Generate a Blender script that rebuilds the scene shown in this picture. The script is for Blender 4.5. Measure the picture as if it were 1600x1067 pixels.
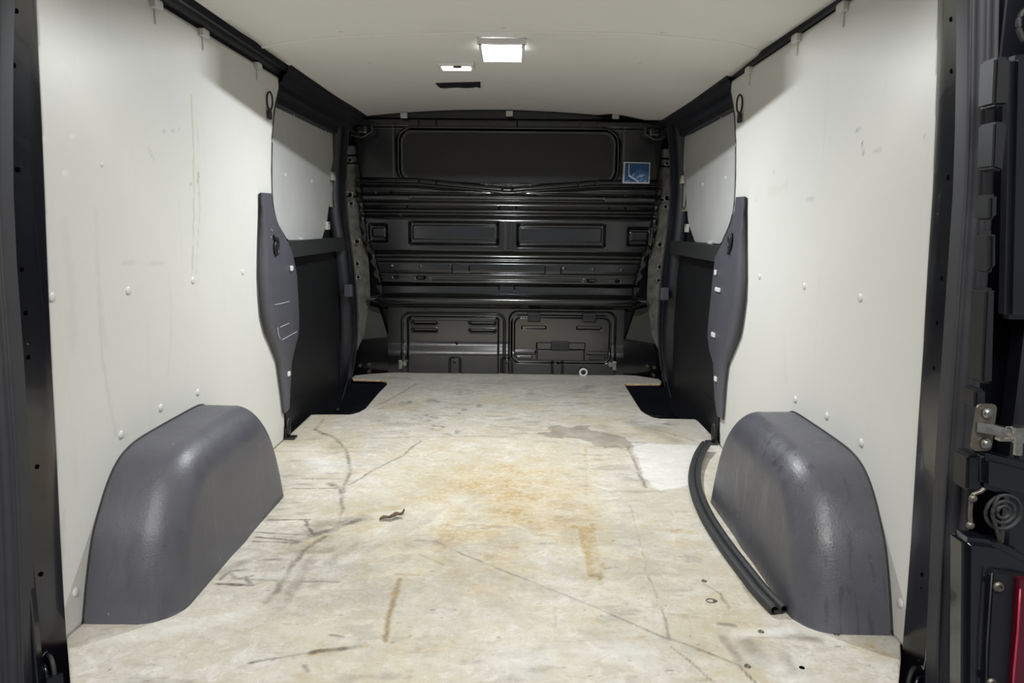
import bpy, bmesh, math, random
import numpy as np
from mathutils import Vector, Matrix
for o in list(bpy.data.objects): bpy.data.objects.remove(o)
S = bpy.context.scene; C = S.collection
random.seed(3)

# ------------------------------------------------ camera
F = 1150.0
PITCH, YAW, ROLL = math.radians(8.97748), math.radians(0.46832), math.radians(0.56533)
CAM = np.array([0.05938, 0.0, 0.82])
fw = np.array([-math.sin(YAW)*math.cos(PITCH), math.cos(YAW)*math.cos(PITCH), -math.sin(PITCH)])
rt0 = np.array([math.cos(YAW), math.sin(YAW), 0.0]); up0 = np.cross(rt0, fw)
rt = math.cos(ROLL)*rt0 + math.sin(ROLL)*up0; up = -math.sin(ROLL)*rt0 + math.cos(ROLL)*up0
cd = bpy.data.cameras.new('camera'); cam = bpy.data.objects.new('camera', cd); C.objects.link(cam)
cd.sensor_width = 36.0; cd.lens = F*36.0/1600.0; cd.clip_start = 0.02; cd.clip_end = 60
cam.matrix_world = Matrix(((rt[0], up[0], -fw[0], CAM[0]), (rt[1], up[1], -fw[1], CAM[1]), (rt[2], up[2], -fw[2], CAM[2]), (0, 0, 0, 1)))
S.camera = cam

# ------------------------------------------------ world, light, exposure
S.view_settings.view_transform = 'Standard'; S.view_settings.look = 'None'
S.view_settings.exposure = 0.20; S.view_settings.gamma = 1.0
try: S.view_settings.use_curve_mapping = False
except Exception: pass
w = bpy.data.worlds.new('garage_air'); S.world = w; w.use_nodes = True
w.node_tree.nodes['Background'].inputs[0].default_value = (0.90, 0.95, 1.0, 1)
w.node_tree.nodes['Background'].inputs[1].default_value = 0.24
def area(name, loc, target, sx, sy, e, col):
    l = bpy.data.lights.new(name, 'AREA'); l.shape = 'RECTANGLE'; l.size = sx; l.size_y = sy; l.energy = e; l.color = col
    o = bpy.data.objects.new(name, l); C.objects.link(o); o.location = loc
    o.rotation_euler = (Vector(target)-Vector(loc)).to_track_quat('-Z', 'Y').to_euler(); return o
area('garage_ceiling_light', (0.0, -0.9, 2.6), (0, 1.9, 0.3), 2.6, 0.9, 112, (1.0, 0.975, 0.935))
LED_E = 21.0

# ------------------------------------------------ pixel -> point on a plane of the place
def ray(px, py):
    d = fw + rt*(px-800)/F - up*(py-533.5)/F
    return d/d[1]
def atz(px, py, z=0.0):
    d = ray(px, py); a = (z-CAM[2])/d[2]; return CAM+a*d
def atx(px, py, x):
    d = ray(px, py); a = (x-CAM[0])/d[0]; return CAM+a*d
def aty(px, py, y):
    d = ray(px, py); return CAM+y*d

# ------------------------------------------------ tags and mesh helpers
def tag(o, label, cat, group=None):
    o['label'] = label; o['category'] = cat
    if group: o['group'] = group
    return o
def struct(o, label=None):
    o['kind'] = 'structure'
    if label: o['label'] = label
    return o
def link(name, me, mat, parent=None, smooth=False):
    o = bpy.data.objects.new(name, me); C.objects.link(o)
    if mat: me.materials.append(mat)
    if smooth: me.polygons.foreach_set('use_smooth', [True]*len(me.polygons))
    if parent: o.parent = parent
    return o
def obj(name, bm, mat, parent=None, smooth=False):
    bmesh.ops.recalc_face_normals(bm, faces=bm.faces[:])
    me = bpy.data.meshes.new(name); bm.to_mesh(me); bm.free()
    return link(name, me, mat, parent, smooth)
def empty(name, loc=(0, 0, 0)):
    o = bpy.data.objects.new(name, None); C.objects.link(o); o.location = loc; o.empty_display_size = .03; return o
def box(bm, c, s, rot=None, bev=0.0, seg=2):
    r = bmesh.ops.create_cube(bm, size=1.0); vs = r['verts']
    bmesh.ops.scale(bm, vec=Vector(s), verts=vs)
    if bev:
        es = list({e for v in vs for e in v.link_edges})
        g = bmesh.ops.bevel(bm, geom=es, offset=bev, segments=seg, affect='EDGES', profile=.5); vs = list({v for f in g['faces'] for v in f.verts} | {v for v in vs if v.is_valid})
    if rot is not None: bmesh.ops.rotate(bm, cent=(0, 0, 0), matrix=rot, verts=vs)
    bmesh.ops.translate(bm, vec=Vector(c), verts=vs); return vs
def cyl(bm, a, b, r1, r2=None, n=20):
    a = Vector(a); b = Vector(b); d = b-a; r2 = r1 if r2 is None else r2
    m = Matrix.Translation((a+b)/2) @ d.to_track_quat('Z', 'Y').to_matrix().to_4x4()
    return bmesh.ops.create_cone(bm, cap_ends=True, segments=n, radius1=r1, radius2=r2, depth=d.length, matrix=m)['verts']
def smoothpath(P, n=6, closed=False):
    P = [Vector(p) for p in P]; out = []; N = len(P)
    for i in range(N if closed else N-1):
        if closed: p0, p1, p2, p3 = P[i-1], P[i], P[(i+1) % N], P[(i+2) % N]
        else: p0 = P[max(i-1, 0)]; p1 = P[i]; p2 = P[i+1]; p3 = P[min(i+2, N-1)]
        for k in range(n):
            t = k/n; out.append(0.5*((2*p1)+(p2-p0)*t+(2*p0-5*p1+4*p2-p3)*t*t+(3*p1-p0-3*p2+p3)*t**3))
    if not closed: out.append(P[-1])
    return out
def tube(bm, P, r, n=10, closed=False, sect=None, upv=(0, 0, 1)):
    """sweep a circle, or a section of (side, up) offsets, along P"""
    P = [Vector(p) for p in P]; N = len(P); rings = []
    sec = sect or [(r*math.cos(2*math.pi*k/n), r*math.sin(2*math.pi*k/n)) for k in range(n)]
    for i in range(N):
        if closed: t = P[(i+1) % N]-P[i-1]
        else: t = P[min(i+1, N-1)]-P[max(i-1, 0)]
        t.normalize(); u = Vector(upv)
        if abs(t.dot(u)) > .98: u = Vector((0, 1, 0)) if abs(t.y) < .9 else Vector((1, 0, 0))
        s = t.cross(u).normalized(); u = s.cross(t).normalized()
        rings.append([bm.verts.new(P[i]+s*a+u*b) for a, b in sec])
    m = len(sec)
    for i in range(N if closed else N-1):
        A = rings[i]; B = rings[(i+1) % N]
        for k in range(m): bm.faces.new((A[k], A[(k+1) % m], B[(k+1) % m], B[k]))
    if not closed:
        bm.faces.new(rings[0]); bm.faces.new(rings[-1][::-1])
def lathe(bm, prof, c, axis='X', sgn=1, n=24):
    """profile of (radius, height) about an axis through c"""
    rings = []
    for r, h in prof:
        ring = []
        for k in range(n):
            a = 2*math.pi*k/n; u, v = r*math.cos(a), r*math.sin(a)
            p = {'X': (h*sgn, u, v), 'Y': (u, h*sgn, v), 'Z': (u, v, h*sgn)}[axis]
            ring.append(bm.verts.new(Vector(c)+Vector(p)))
        rings.append(ring)
    for A, B in zip(rings, rings[1:]):
        for k in range(n): bm.faces.new((A[k], A[(k+1) % n], B[(k+1) % n], B[k]))
    bm.faces.new(rings[0]); bm.faces.new(rings[-1][::-1])
def prism(bm, pts, off):
    """polygon of 3d points given a thickness vector"""
    off = Vector(off); A = [bm.verts.new(Vector(p)) for p in pts]; B = [bm.verts.new(Vector(p)+off) for p in pts]
    bm.faces.new(A); bm.faces.new(B[::-1]); n = len(A)
    for i in range(n): bm.faces.new((A[i], B[i], B[(i+1) % n], A[(i+1) % n]))
def strip(bm, rows):
    R = [[bm.verts.new(Vector(p)) for p in r] for r in rows]
    for A, B in zip(R, R[1:]):
        for i in range(len(A)-1): bm.faces.new((A[i], A[i+1], B[i+1], B[i]))
    return R
def inpoly(x, y, poly):
    ins = np.zeros(x.shape, bool); n = len(poly)
    for i in range(n):
        x1, y1 = poly[i]; x2, y2 = poly[(i+1) % n]
        if y1 == y2: continue
        c = ((y1 > y) != (y2 > y)) & (x < (x2-x1)*(y-y1)/(y2-y1)+x1); ins ^= c
    return ins
def segdist(x, y, a, b):
    ax, ay = a; bx, by = b; dx, dy = bx-ax, by-ay; L = dx*dx+dy*dy+1e-12
    t = np.clip(((x-ax)*dx+(y-ay)*dy)/L, 0, 1); qx = ax+t*dx; qy = ay+t*dy
    return np.hypot(x-qx, y-qy), qx, qy
def linedist(x, y, pts):
    d = np.full(x.shape, 9.0)
    for a, b in zip(pts, pts[1:]): d = np.minimum(d, segdist(x, y, a, b)[0])
    return d
def mesh_np(name, V, Q):
    me = bpy.data.meshes.new(name); me.vertices.add(len(V)); me.vertices.foreach_set('co', V.astype(np.float32).ravel())
    me.loops.add(Q.size); me.loops.foreach_set('vertex_index', Q.astype(np.int32).ravel())
    me.polygons.add(len(Q)); me.polygons.foreach_set('loop_start', np.arange(0, Q.size, 4, dtype=np.int32))
    me.polygons.foreach_set('loop_total', np.full(len(Q), 4, dtype=np.int32)); me.update(calc_edges=True); me.validate(); return me
def board(name, poly, cell, mapf, thick, mat, paint=None, flip=False, parent=None, smooth=False):
    """sheet cut to an outline; fine grid so marks on it can be stored per vertex"""
    P = np.array(poly); u0, v0 = P.min(0)-cell; u1, v1 = P.max(0)+cell
    us = np.arange(u0, u1+cell, cell); vs = np.arange(v0, v1+cell, cell)
    U, V = np.meshgrid(us, vs, indexing='ij'); nu, nv = U.shape
    keep = inpoly(U[:-1, :-1]+cell/2, V[:-1, :-1]+cell/2, poly)
    used = np.zeros((nu, nv), int)
    for a in (0, 1):
        for b in (0, 1): used[a:nu-1+a, b:nv-1+b] += keep
    bd = (used > 0) & (used < 4)
    x = U[bd]; y = V[bd]; best = np.full(x.shape, 9.0); bx = x.copy(); by = y.copy()
    for i in range(len(poly)):
        d, qx, qy = segdist(x, y, poly[i], poly[(i+1) % len(poly)]); m = d < best; best[m] = d[m]; bx[m] = qx[m]; by[m] = qy[m]
    U[bd] = bx; V[bd] = by
    idx = -np.ones((nu, nv), int); m = used > 0; idx[m] = np.arange(m.sum())
    Q = np.stack([idx[:-1, :-1][keep], idx[1:, :-1][keep], idx[1:, 1:][keep], idx[:-1, 1:][keep]], 1)
    if flip: Q = Q[:, ::-1]
    uu, vv = U[m], V[m]
    me = mesh_np(name, mapf(uu, vv), Q)
    if paint is not None:
        col = paint(uu, vv); at = me.color_attributes.new('marks', 'FLOAT_COLOR', 'POINT'); at.data.foreach_set('color', col.astype(np.float32).ravel())
    o = link(name, me, mat, parent, smooth)
    if thick:
        sm = o.modifiers.new('thickness', 'SOLIDIFY'); sm.thickness = thick; sm.offset = -1
    return o
def vnoise(x, y, sc, seed=0):
    x = x*sc+seed*17.3; y = y*sc+seed*9.1; xi = np.floor(x); yi = np.floor(y); fx = x-xi; fy = y-yi
    fx = fx*fx*(3-2*fx); fy = fy*fy*(3-2*fy)
    h = lambda a, b: np.modf(np.abs(np.sin(a*127.1+b*311.7+seed*13.7)*43758.5453))[0]
    return (h(xi, yi)*(1-fx)+h(xi+1, yi)*fx)*(1-fy)+(h(xi, yi+1)*(1-fx)+h(xi+1, yi+1)*fx)*fy
def fbm(x, y, sc, seed=0, o=4):
    s = 0; a = .5
    for k in range(o): s = s+a*vnoise(x, y, sc*2**k, seed+k); a *= .5
    return s/(1-.5**o)
def sst(a, b, x): t = np.clip((x-a)/(b-a), 0, 1); return t*t*(3-2*t)
def rr(X, Z, x0, x1, z0, z1, r):
    cx, cz = (x0+x1)/2, (z0+z1)/2; qx = np.abs(X-cx)-(x1-x0)/2+r; qz = np.abs(Z-cz)-(z1-z0)/2+r
    return np.hypot(np.maximum(qx, 0), np.maximum(qz, 0))+np.minimum(np.maximum(qx, qz), 0)-r

# ------------------------------------------------ materials
class NT:
    def __init__(s, name):
        s.m = bpy.data.materials.new(name); s.m.use_nodes = True; s.t = s.m.node_tree; s.n = s.t.nodes; s.b = s.n['Principled BSDF']
        s.co = s.n.new('ShaderNodeTexCoord').outputs['Object']
    def lk(s, a, b): s.t.links.new(a, b)
    def noise(s, sc, det=4, rough=.55, stretch=None, dist=0):
        n = s.n.new('ShaderNodeTexNoise'); n.inputs['Scale'].default_value = sc; n.inputs['Detail'].default_value = det
        n.inputs['Roughness'].default_value = rough; n.inputs['Distortion'].default_value = dist
        if stretch:
            mp = s.n.new('ShaderNodeMapping'); mp.inputs['Scale'].default_value = stretch; s.lk(s.co, mp.inputs[0]); s.lk(mp.outputs[0], n.inputs['Vector'])
        else: s.lk(s.co, n.inputs['Vector'])
        return n.outputs['Fac']
    def ramp(s, fac, a, b, c0=(0, 0, 0, 1), c1=(1, 1, 1, 1)):
        r = s.n.new('ShaderNodeValToRGB'); r.color_ramp.elements[0].position = a; r.color_ramp.elements[1].position = b
        r.color_ramp.elements[0].color = c0; r.color_ramp.elements[1].color = c1; s.lk(fac, r.inputs[0]); return r.outputs[0]
    def mix(s, fac, a, b, mode='MIX'):
        m = s.n.new('ShaderNodeMix'); m.data_type = 'RGBA'; m.blend_type = mode
        for i, v in ((0, fac), (6, a), (7, b)):
            if hasattr(v, 'default_value') or hasattr(v, 'links'): s.lk(v, m.inputs[i])
            elif i == 0: m.inputs[0].default_value = v
            else: m.inputs[i].default_value = (*v[:3], 1)
        return m.outputs[2]
    def math(s, op, a, b=0.0):
        m = s.n.new('ShaderNodeMath'); m.operation = op
        for i, v in ((0, a), (1, b)):
            if hasattr(v, 'links'): s.lk(v, m.inputs[i])
            else: m.inputs[i].default_value = v
        return m.outputs[0]
    def bump(s, h, st, dist=.002):
        b = s.n.new('ShaderNodeBump'); b.inputs['Strength'].default_value = st; b.inputs['Distance'].default_value = dist
        s.lk(h, b.inputs['Height']); s.lk(b.outputs[0], s.b.inputs['Normal'])
    def set(s, **k):
        for a, v in k.items():
            nm = {'col': 'Base Color', 'rough': 'Roughness', 'metal': 'Metallic', 'coat': 'Coat Weight', 'spec': 'Specular IOR Level', 'coatr': 'Coat Roughness'}[a]
            i = s.b.inputs[nm]
            if hasattr(v, 'links'): s.lk(v, i)
            elif nm == 'Base Color': i.default_value = (*v[:3], 1)
            else: i.default_value = v
        return s
def simple(name, col, rough=.5, metal=0, var=.12, sc=30, bump=0, coat=0, spec=.5, bsc=200):
    t = NT(name); n = t.noise(sc, 4)
    d = tuple(c*(1-var) for c in col); l = tuple(min(1, c*(1+var)) for c in col)
    t.set(col=t.ramp(n, .3, .7, (*d, 1), (*l, 1)), rough=rough, metal=metal, coat=coat, spec=spec, coatr=.15 if 'bulkhead' in name else .05)
    if bump: t.bump(t.noise(bsc, 3), bump, .001)
    return t.m
M = {}
M['black_paint'] = simple('black_body_paint', (.006, .0065, .010), .22, var=.25, sc=8, coat=.35)
M['bulk_paint'] = simple('black_bulkhead_paint', (.004, .004, .0046), .19, var=.15, sc=6, spec=1.0, coat=.35)
M['cover_plate'] = simple('dark_cover_plate', (.022, .021, .023), .55, var=.05, sc=5)
M['trim_dark'] = simple('dark_door_trim', (.005, .0055, .007), .5, var=.2, sc=10)
M['rail'] = simple('dark_rail_paint', (.009, .0095, .015), .35, var=.2, sc=10)
M['rubber'] = simple('black_rubber', (.020, .021, .022), .6, var=.25, sc=60)
M['seal_grey'] = simple('dark_grey_rubber', (.030, .030, .035), .55, var=.1, sc=20)
M['black'] = simple('matt_black', (.006, .006, .007), .8)
M['hole'] = simple('hole_black', (.002, .002, .002), 1.0, spec=0.0)
M['wallcap'] = simple('off_white_screw_cap', (.60, .595, .565), .45, var=.04)
M['strap'] = simple('black_plastic', (.012, .012, .013), .45)
M['clip'] = simple('white_clip_plastic', (.60, .60, .56), .45, var=.06)
M['cap'] = simple('white_cap_plastic', (.68, .68, .66), .35, var=.04)
M['steel'] = simple('worn_steel', (.42, .41, .38), .32, 1, var=.2, sc=80)
M['zinc'] = simple('dull_zinc_bracket', (.16, .145, .12), .45, .8, var=.15, sc=50)
M['bare'] = simple('olive_bare_metal', (.36, .345, .31), .28, .55, var=.35, sc=25, bump=.6, bsc=45)
M['olive'] = simple('dull_olive_panel', (.055, .055, .048), .5, 0, var=.1, sc=10)
M['frame'] = simple('cream_window_frame', (.50, .48, .40), .4)
M['plywood'] = simple('plywood_edge', (.55, .38, .24), .7, var=.2, sc=60)
M['red'] = simple('red_reflector', (.07, .004, .012), .25, var=.2)
M['redline'] = simple('red_reflector_ridge', (.45, .03, .06), .3)
M['sticker_blue'] = simple('sticker_blue', (.022, .085, .24), .4, var=.05)
M['sticker_light'] = simple('sticker_light_blue', (.06, .17, .38), .4, var=.05)
M['sticker_white'] = simple('sticker_white', (.66, .70, .74), .4, var=.03)
M['leaf'] = simple('dry_brown_leaf', (.09, .05, .03), .8, var=.4, sc=150)
M['scratch'] = simple('pale_scratch', (.4, .4, .38), .6)
def board_white(name, col, seed):
    t = NT(name); at = t.n.new('ShaderNodeVertexColor'); at.layer_name = 'marks'; sp = t.n.new('ShaderNodeSeparateColor'); t.lk(at.outputs[0], sp.inputs[0])
    big = t.noise(1.6+seed*.1, 3); c = t.ramp(big, .3, .7, (col[0]*.95, col[1]*.95, col[2]*.93, 1), (*col, 1))
    c = t.mix(t.math('MULTIPLY', t.noise(120, 2), .05), c, (.3, .3, .28))
    smu = t.ramp(t.noise(9, 5, .7), .66, .80); c = t.mix(t.math('MULTIPLY', smu, .12), c, (.35, .33, .28))
    st = t.ramp(t.noise(26, 3, .6, (1, 1, .05)), .60, .80); c = t.mix(t.math('MULTIPLY', st, .10), c, (.42, .38, .28))
    c = t.mix(sp.outputs[0], c, (.40, .33, .22)); c = t.mix(sp.outputs[1], c, (.12, .12, .12)); c = t.mix(sp.outputs[2], c, (.85, .85, .83))
    t.set(col=c, rough=.42, spec=.35); t.bump(t.noise(60, 3), .08, .001); return t.m
M['wall'] = board_white('white_board_lining', (.66, .655, .62), 1)
M['door_board'] = simple('grey_white_board', (.50, .50, .49), .5, var=.05, sc=4)
t = NT('headliner'); c = t.ramp(t.noise(2.2, 4), .3, .7, (.77, .755, .725, 1), (.81, .795, .765, 1)); t.set(col=c, rough=.7, spec=.2); t.bump(t.noise(400, 2), .15, .0006); M['ceil'] = t.m
def cover_mat(name, wet):
    t = NT(name); c = t.ramp(t.noise(7, 5), .35, .65, (.068, .068, .082, 1), (.082, .082, .096, 1))
    s = t.ramp(t.noise(60, 3, .5), .66, .74); c = t.mix(t.math('MULTIPLY', s, .35), c, (.036, .036, .045))
    run = t.ramp(t.noise(46, 3, .55, (1, .6, .07), .5), .56, .62); blot = t.ramp(t.noise(6.5, 5, .65), .50, .56); run = t.math('MAXIMUM', run, t.math('MULTIPLY', blot, .55))
    c = t.mix(t.math('MULTIPLY', run, .30 if wet else .15), c, (.038, .038, .052))
    sc = t.ramp(t.noise(75, 3, .5, (1, .6, 1)), .745, .78); c = t.mix(t.math('MULTIPLY', sc, .5), c, (.3, .3, .3))
    r = t.ramp(run, 0, 1, (.44, .44, .44, 1), (.30, .30, .30, 1) if wet else (.38, .38, .38, 1))
    t.set(col=c, rough=r, spec=.5); t.bump(t.noise(220, 3), .6 if wet else .45, .0012); return t.m
M['cover'] = cover_mat('grey_moulded_plastic', False); M['cover_wet'] = cover_mat('grey_moulded_plastic_damp', True)
M['pillar_cover'] = simple('grey_sheet_plastic', (.074, .074, .088), .45, var=.06, sc=12)
t = NT('worn_floor_board')
at = t.n.new('ShaderNodeVertexColor'); at.layer_name = 'marks'; sp = t.n.new('ShaderNodeSeparateColor'); t.lk(at.outputs[0], sp.inputs[0])
c = t.ramp(t.noise(3.5, 6, .62), .30, .70, (.45, .43, .375, 1), (.59, .575, .53, 1))
c = t.mix(t.math('MULTIPLY', t.ramp(t.noise(11, 7, .75, None, .6), .44, .62), .50), c, (.44, .395, .305))
c = t.mix(t.math('MULTIPLY', t.ramp(t.noise(32, 6, .8, (.7, 1, 1), .8), .49, .60), .48), c, (.36, .32, .255))
c = t.mix(t.math('MULTIPLY', t.ramp(t.noise(18, 5, .7, None, 1.0), .54, .60), .35), c, (.68, .67, .64))
fine = t.ramp(t.noise(70, 6, .75, (1, .55, 1)), .50, .68); c = t.mix(t.math('MULTIPLY', fine, .38), c, (.33, .29, .235))
gr = t.ramp(t.noise(200, 4, .8), .56, .66); c = t.mix(t.math('MULTIPLY', gr, .34), c, (.22, .20, .17))
spk = t.ramp(t.noise(130, 2, .5), .735, .76); c = t.mix(t.math('MULTIPLY', spk, .8), c, (.10, .09, .07))
lin = t.ramp(t.noise(60, 4, .6, (.10, 1, 1), .2), .60, .72); c = t.mix(t.math('MULTIPLY', lin, .22), c, (.30, .27, .23))
ocn = t.math('MULTIPLY', sp.outputs[1], t.ramp(t.noise(10, 6, .7), .28, .62, (.40, .40, .40, 1)))
ocn = t.math('MULTIPLY', ocn, t.ramp(t.noise(60, 5, .75), .30, .56, (.45, .45, .45, 1)))
c = t.mix(ocn, c, t.ramp(ocn, .25, .80, (.47, .40, .235, 1), (.36, .245, .08, 1)))
dkn = t.math('MULTIPLY', sp.outputs[0], t.ramp(t.noise(75, 5, .8), .34, .56, (.60, .60, .60, 1)))
c = t.mix(dkn, c, (.085, .075, .065))
c = t.mix(sp.outputs[2], c, (.20, .165, .135))
c = t.mix(t.math('MULTIPLY', at.outputs[1], .6), c, (.74, .74, .72))
t.set(col=c, rough=t.ramp(t.noise(9, 5), .3, .7, (.42, .42, .42, 1), (.62, .62, .62, 1)), spec=.35); t.bump(t.noise(110, 5, .7), .25, .0012)
M['floor'] = t.m
t = NT('lamp_lens_lit'); t.set(col=(1, 1, 1)); t.b.inputs['Emission Color'].default_value = (.93, .97, 1, 1); t.b.inputs['Emission Strength'].default_value = 5; M['lens'] = t.m
t = NT('dome_lens'); t.set(col=(.9, .9, .88), rough=.12); t.b.inputs['Emission Color'].default_value = (1, .98, .93, 1); t.b.inputs['Emission Strength'].default_value = 1.1; M['dome_lens'] = t.m
M['bezel'] = simple('white_lamp_plastic', (.72, .72, .70), .4, var=.04)

# ================================================ SETTING
# ---- side walls: boards at x = +-WX(z)
def WX(z): return .832-.016*np.clip(z, 0, 2)/1.34
def wallp(px, py, s, inset=0.0):
    """point where the ray meets the lining of side s (-1 left, 1 right)"""
    x = .825
    for k in range(6): p = atx(px, py, s*(x-inset)); x = float(WX(p[2]))
    return np.array([s*(x-inset), p[1], p[2]])
def wall_strokes(s):
    L = []
    if s < 0:
        L += [(0, [(299, 150), (302, 230), (303, 300), (302, 370), (300, 430)], .006, .45), (0, [(309, 200), (312, 330), (306, 440)], .004, .30),
              (1, [(310, 268), (309, 285)], .004, .5), (1, [(295, 285), (300, 290)], .004, .4), (1, [(308, 300), (312, 305)], .003, .4), (1, [(255, 205), (280, 203)], .003, .25),
              (0, [(155, 470), (160, 560), (175, 650), (182, 680)], .007, .22), (0, [(150, 330), (152, 420), (165, 540)], .01, .14), (0, [(100, 350), (110, 420), (115, 540)], .02, .10),
              (0, [(190, 410), (260, 412)], .004, .25), (1, [(232, 230), (240, 250)], .004, .25), (0, [(265, 430), (268, 520), (262, 590)], .007, .15),
              (1, [(100, 800), (92, 930)], .012, .12)]
    else:
        L += [(1, [(1347, 222), (1349, 240)], .004, .6), (1, [(1338, 203), (1345, 200)], .003, .5), (1, [(1365, 235), (1376, 232)], .005, .3), (1, [(1187, 435), (1188, 432)], .006, .6),
              (1, [(1208, 265), (1210, 270)], .006, .35), (1, [(1181, 310), (1182, 316)], .005, .35), (1, [(1260, 310), (1270, 312)], .006, .25), (1, [(1444, 215), (1446, 218)], .005, .35),
              (0, [(1200, 300), (1230, 290)], .02, .12), (0, [(1225, 520), (1228, 600)], .01, .12)]
    return L
def wall_paint(s):
    st = wall_strokes(s)
    def f(y, z):
        col = np.zeros((len(y), 4)); col[:, 3] = 1
        for ch, pts, wd, a in st:
            W = [wallp(px, py, s) for px, py in pts]; W = [(p[1], p[2]) for p in W]
            d = linedist(y, z, W)+(fbm(y, z, 60, 3)-.5)*wd*1.2
            col[:, ch] = np.maximum(col[:, ch], a*(1-sst(wd*.2, wd, d)))
        if s < 0:   # spatter near the rear edge
            n = vnoise(y, z, 55, 8); m = (y < 1.56) & (z > .9); col[:, 2] = np.where(m, sst(.90, .95, n)*.7*(1-sst(1.42, 1.56, y)), 0)
        return col
    return f
INL = [(55, -40), (57, 0), (61, 100), (66, 200), (70, 300), (74.5, 420), (80, 550), (88, 700), (95, 850), (100, 940), (104, 1000), (109, 1067), (112, 1110)]
INR = [(1466, -40), (1465, 0), (1464, 100), (1461, 200), (1457, 300), (1449, 420), (1442, 550), (1432, 700), (1423, 850), (1416, 940), (1411, 1000), (1405, 1067), (1401, 1110)]
def wall_edge(s):
    P = [wallp(*a, s, .004) for a in (INL if s < 0 else INR)]; z = [p[2] for p in P][::-1]; y = [p[1] for p in P][::-1]
    return [(float(np.interp(v, z, y))+.003, v) for v in (0, .2, .4, .575, .75, .872, 1.0, 1.10, 1.20, 1.337)]
wall_rear = [(2.762, 1.337), (2.765, 1.30), (2.735, 1.265), (2.70, 1.21), (2.672, 1.12), (2.655, 1.0), (2.655, .90), (2.69, .83), (2.72, .76), (2.73, .5), (2.725, .3), (2.725, .06), (2.71, .0)]
for s, nm in ((-1, 'wall_left'), (1, 'wall_right')):
    poly = wall_edge(s)+wall_rear
    o = board(nm, poly, .008, lambda y, z, s=s: np.stack([s*WX(z), y, z], 1), .006, M['wall'], wall_paint(s), flip=(s > 0), smooth=False)
    struct(o, 'white board lining on the %s side of the van' % ('left' if s < 0 else 'right'))

# ---- floor board
RN = [(1118, 686), (1090.5, 657.8), (1086, 655), (1032, 654), (1020, 652), (1009.5, 647), (1002, 642), (993, 628.5), (978, 604.5), (976.5, 600.5), (979, 599.5), (988, 599.6), (1032, 599.5), (1034, 596), (1029, 592), (995, 587)]
LN = [(578.7, 584), (553.8, 586.6), (550, 590.5), (551.5, 592.4), (594.5, 593.5), (603, 595.5), (605, 600.4), (592, 613.5), (571, 638.4), (561.7, 643.7), (552.5, 646.5), (546, 647.6), (500, 647.6), (486, 648), (451.5, 680)]
FFL = [tuple(atz(*q)[:2]) for q in ((104, 994), (107, 1030), (110, 1067), (114, 1120))]; FFR = [tuple(atz(*q)[:2]) for q in ((1411, 998), (1407.5, 1030), (1404, 1067), (1400, 1120))]
fp = FFL+FFR[::-1]+[(.832, 1.40), (.832, 2.70)]+[tuple(atz(*p)[:2]) for p in RN]+[(.61, 4.05), (-.60, 4.05)]+[tuple(atz(*p)[:2]) for p in LN]+[(-.832, 2.70)]
fp = [(max(-.84, min(.84, x)), min(4.05, y)) for x, y in fp]+[(-.832, 1.40)]
DK, OC, DA, CL = 0, 1, 2, 3
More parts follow.
